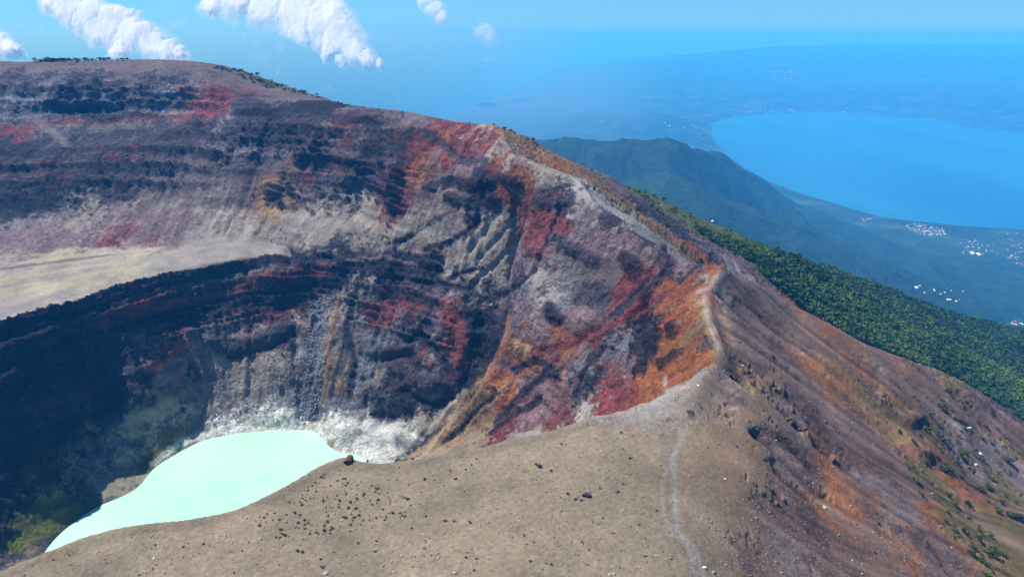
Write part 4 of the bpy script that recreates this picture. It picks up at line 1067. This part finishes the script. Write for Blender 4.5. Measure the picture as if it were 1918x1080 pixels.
for poly, n, (a, b), lab, grp in [
    ([(1692, 424), (1715, 417), (1765, 428), (1772, 440), (1750, 443), (1720, 436)], 110, (9, 17), "small pale house packed into the bright town by the lake", "houses of the bright town by the lake"),
    ([(1614, 406), (1636, 408), (1634, 416), (1616, 415)], 10, (9, 16), "pale house in the little hamlet by the lake left of the bright town", "houses of the lakeside hamlet"),
    ([(1780, 445), (1850, 448), (1880, 478), (1800, 476)], 36, (8, 15), "pale house scattered in the fields right of the bright town", "houses in the fields right of the town"),
    ([(1880, 440), (1917, 430), (1917, 500), (1890, 490)], 34, (8, 16), "pale house in the settlement at the right edge of the lowland", "houses of the right hand settlement"),
    ([(1885, 602), (1917, 600), (1917, 612), (1890, 610)], 9, (9, 15), "pale house just above the forest ridge", "houses above the forest ridge"),
    ([(1370, 209), (1540, 206), (1640, 214), (1640, 217), (1540, 209), (1380, 213)], 30, (20, 40), "white building strung along the far shore of the lake", "buildings along the far shore"),
    ([(1340, 196), (1460, 192), (1430, 206), (1350, 212)], 14, (20, 34), "white building on the land beyond the lake head", "buildings beyond the lake head"),
    ([(1435, 134), (1490, 132), (1500, 148), (1450, 152)], 28, (40, 80), "pale building of the distant town on the hazy plateau", "buildings of the distant town"),
    ([(1100, 228), (1130, 222), (1140, 228), (1105, 232)], 5, (20, 30), "white building behind the wooded hill", "buildings behind the wooded hill"),
    ([(1220, 225), (1310, 230), (1330, 262), (1240, 240)], 10, (22, 40), "white house left of the lake on the slope", "houses left of the lake"),
    ([(1690, 535), (1800, 530), (1900, 560), (1850, 575), (1740, 560)], 10, (9, 14), "lone pale farmhouse between the fields below the forest", "farmhouses below the forest"),
]:
    for px, py in scatter(poly, n): house(px, py, random.uniform(a, b), lab, grp)
house(1822, 476, 48, "long white shed in the lowland fields, left one of two", None, 0, "shed")
house(1834, 478.5, 50, "long white shed in the lowland fields, right one of two", None, 0, "shed")
house(1776, 562, 22, "white roofed farmhouse standing alone just past the forest", None, 0)
house(1717, 540, 24, "white roofed farmhouse by the dark grove", None, 0)
house(1335, 415, 16, "lone white hut on the blue hillside just beyond the green slope", None, 0, "hut")

# ------------------------------------------------------------------ clouds beyond the haze
M_CLOUD = bpy.data.materials.new("cloud_vapour"); M_CLOUD.use_nodes = True
nt = M_CLOUD.node_tree; nt.nodes.clear()
out = nt.nodes.new("ShaderNodeOutputMaterial"); df = nt.nodes.new("ShaderNodeBsdfDiffuse"); tr = nt.nodes.new("ShaderNodeBsdfTranslucent"); tp = nt.nodes.new("ShaderNodeBsdfTransparent")
df.inputs[0].default_value = (.80, .86, .86, 1); tr.inputs[0].default_value = (.80, .86, .86, 1)
va_ = nt.nodes.new("ShaderNodeAttribute"); va_.attribute_name = "veil"
m1_ = nt.nodes.new("ShaderNodeMixShader"); m1_.inputs[0].default_value = .3; m2_ = nt.nodes.new("ShaderNodeMixShader")
nt.links.new(va_.outputs["Fac"], m2_.inputs[0])
nt.links.new(df.outputs[0], m1_.inputs[1]); nt.links.new(tr.outputs[0], m1_.inputs[2]); nt.links.new(tp.outputs[0], m2_.inputs[1]); nt.links.new(m1_.outputs[0], m2_.inputs[2]); nt.links.new(m2_.outputs[0], out.inputs["Surface"])
def cloud(D, lobes, label, lean=1.5, thin=1.0, res=1.4):
    """a billowing bank of vapour leaning away at distance D: a lumpy closed body that thins out to a veil at its edge; lobes are (across, down, radius) as photographed"""
    L = np.array(lobes, float); m = 26
    gx_ = np.arange(L[:, 0].min() - L[:, 2].max() - m, L[:, 0].max() + L[:, 2].max() + m, res); gy_ = np.arange(L[:, 1].min() - L[:, 2].max() - m, L[:, 1].max() + L[:, 2].max() + m, res)
    X, Y = np.meshgrid(gx_, gy_); sd = int(abs(L[0, 0]))
    wx = 16 * fbm(X, Y, 0 * X, 44, 5, sd + 1, .6); wy = 13 * fbm(X, Y, 0 * X, 44, 5, sd + 9, .6)
    f = np.zeros_like(X)
    for x, y, r in lobes: f = np.maximum(f, 1 - np.hypot(X + wx - x, Y + wy - y) / (r * 1.3))
    f = f + .16 * fbm(X, Y, 0 * X, 20, 5, sd + 17, .6)
    veil = np.clip(sstep(.02, .62, f + .3 * fbm(X, Y, 0 * X, 38, 5, sd + 31, .6) * sstep(-.1, .2, f)) * thin, 0, 1) * sstep(-.05, .12, f)
    k = D / F_PX
    h = sstep(0, .7, f) * 8 + 6.5 * fbm(X, Y, 0 * X, 62, 6, sd + 23, .52) * sstep(0, .4, f)
    xc = (X - 959) / F_PX; yu = (540 - Y) / F_PX
    d = np.stack([xc, math.cos(PITCH) + yu * math.sin(PITCH), -math.sin(PITCH) + yu * math.cos(PITCH)], -1)
    d = d / np.hypot(d[..., 0], d[..., 1])[..., None]
    base_p = d * (D * (1 + (60 - Y) * lean / F_PX))[..., None] + np.array(EYE)
    n = np.array([-.25, -.55, .8]); n /= np.linalg.norm(n)
    top, bot = base_p + n * (h * k)[..., None], base_p - n * (.4 * np.clip(h, 0, None) * k + 2)[..., None]
    keep = veil > .004
    ii = np.arange(X.size).reshape(X.shape)
    q = np.stack([ii[:-1, :-1], ii[:-1, 1:], ii[1:, 1:], ii[1:, :-1]], -1).reshape(-1, 4)
    q = q[keep.ravel()[q].any(1)]
    me = mesh_np("cloud", np.vstack([top.reshape(-1, 3), bot.reshape(-1, 3)]), np.vstack([q[:, ::-1], q + X.size]), [M_CLOUD])
    set_attr(me, "veil", np.concatenate([veil.ravel(), veil.ravel() * .5]), 1)
    bmm = bmesh.new(); bmm.from_mesh(me); bmesh.ops.delete(bmm, geom=[v for v in bmm.verts if not v.link_faces], context='VERTS'); bmm.to_mesh(me); bmm.free()
    tag(link(bpy.data.objects.new("cloud", me)), label, "cloud")
cloud(12500, [(100,0,30),(130,18,34),(165,30,36),(205,48,38),(245,66,38),(285,84,34),(315,98,26),(338,104,14),(225,95,20),(180,58,28),(230,30,22),(275,60,22)], "long white cloud sloping down behind the far rim at the left")
cloud(9500, [(5,84,24),(25,95,18),(-15,78,24),(42,103,9)], "small white cloud at the left end of the far rim")
cloud(16500, [(560,18,52),(610,40,48),(640,72,42),(665,98,28),(690,112,18),(712,122,9),(500,8,48),(440,0,40),(400,5,26),(560,58,22),(620,100,20),(640,120,14)], "largest white cloud with a ragged lower right end")
cloud(19000, [(800,5,18),(815,22,18),(828,38,12),(795,-10,16)], "thin cloud wisp right of the largest cloud", 1.5, .55)
cloud(21000, [(905,66,22),(918,70,20)], "smallest faint cloud scrap over the hazy plain", 1.5, .4)

# ------------------------------------------------------------------ steam at the lake
M_STEAM = bpy.data.materials.new("steam_vapour"); M_STEAM.use_nodes = True
nt = M_STEAM.node_tree; nt.nodes.clear()
out = nt.nodes.new("ShaderNodeOutputMaterial"); df = nt.nodes.new("ShaderNodeBsdfDiffuse"); tr = nt.nodes.new("ShaderNodeBsdfTranslucent"); tp = nt.nodes.new("ShaderNodeBsdfTransparent")
df.inputs[0].default_value = (.9, .9, .9, 1); tr.inputs[0].default_value = (.9, .9, .9, 1)
m1_ = nt.nodes.new("ShaderNodeMixShader"); m1_.inputs[0].default_value = .5; m2_ = nt.nodes.new("ShaderNodeMixShader"); m2_.inputs[0].default_value = .035
nt.links.new(df.outputs[0], m1_.inputs[1]); nt.links.new(tr.outputs[0], m1_.inputs[2]); nt.links.new(tp.outputs[0], m2_.inputs[1]); nt.links.new(m1_.outputs[0], m2_.inputs[2]); nt.links.new(m2_.outputs[0], out.inputs["Surface"])
bm = bmesh.new(); bmesh.ops.create_icosphere(bm, subdivisions=2, radius=1)
PUFF_V = np.array([q.co[:] for q in bm.verts]); PUFF_F = np.array([[q.index for q in fc.verts] for fc in bm.faces]); bm.free()
def steam(spots, n, label):
    rng = np.random.default_rng(n); V, Fc = [], []
    c0 = None
    for i in range(n):
        px, py, r = spots[rng.integers(0, len(spots))]
        h = spot(px + rng.normal() * r * .5, py + rng.normal() * r * .25, VOL)
        if not h: continue
        s = rng.uniform(.12, .5) * r * .55
        v = PUFF_V * s * np.array([1.3, 1.1, .8]) + np.array(h[0]) + np.array([rng.uniform(0, 4), rng.uniform(-6, 0), rng.uniform(0, .5) * r])
        V.append(v); Fc.append(PUFF_F + len(Fc) * len(PUFF_V))
    tag(link(bpy.data.objects.new("steam", mesh_np("steam", np.vstack(V), np.vstack(Fc), [M_STEAM]))), label, "steam", kind="stuff")
steam([(735, 815, 26), (700, 800, 22), (765, 828, 18), (660, 795, 18)], 150, "thin white steam over the white shore at the end of the lake")

# ------------------------------------------------------------------ haze
hz = bpy.data.materials.new("haze"); hz.use_nodes = True
nt = hz.node_tree; nt.nodes.clear()
out = nt.nodes.new("ShaderNodeOutputMaterial"); pv = nt.nodes.new("ShaderNodeVolumePrincipled")
pv.inputs["Color"].default_value = (.04, .40, 1.0, 1)
pv.inputs["Density"].default_value = 9.0e-5
pv.inputs["Anisotropy"].default_value = 0.0
pv.inputs["Absorption Color"].default_value = (.5, .5, .5, 1)
nt.links.new(pv.outputs[0], out.inputs["Volume"])
bm = bmesh.new(); bmesh.ops.create_cube(bm, size=1)
me = bpy.data.meshes.new("haze"); bm.to_mesh(me); bm.free(); me.materials.append(hz)
hob = link(bpy.data.objects.new("haze", me))
HZ_Z0, HZ_Z1 = -170.0, ZC + 170.0
hob.scale = (HZ_L + HZ_R, HZ_F + HZ_B, HZ_Z1 - HZ_Z0)
ax, rt = Vector((math.sin(HZ_AZ), math.cos(HZ_AZ), 0)), Vector((math.cos(HZ_AZ), -math.sin(HZ_AZ), 0))
hob.location = ax * (HZ_F - HZ_B) / 2 + rt * (HZ_R - HZ_L) / 2 + Vector((0, 0, (HZ_Z0 + HZ_Z1) / 2))
hob.rotation_euler = (0, 0, -HZ_AZ)
tag(hob, "pale blue haze filling the air over the lowlands", "haze", kind="stuff")
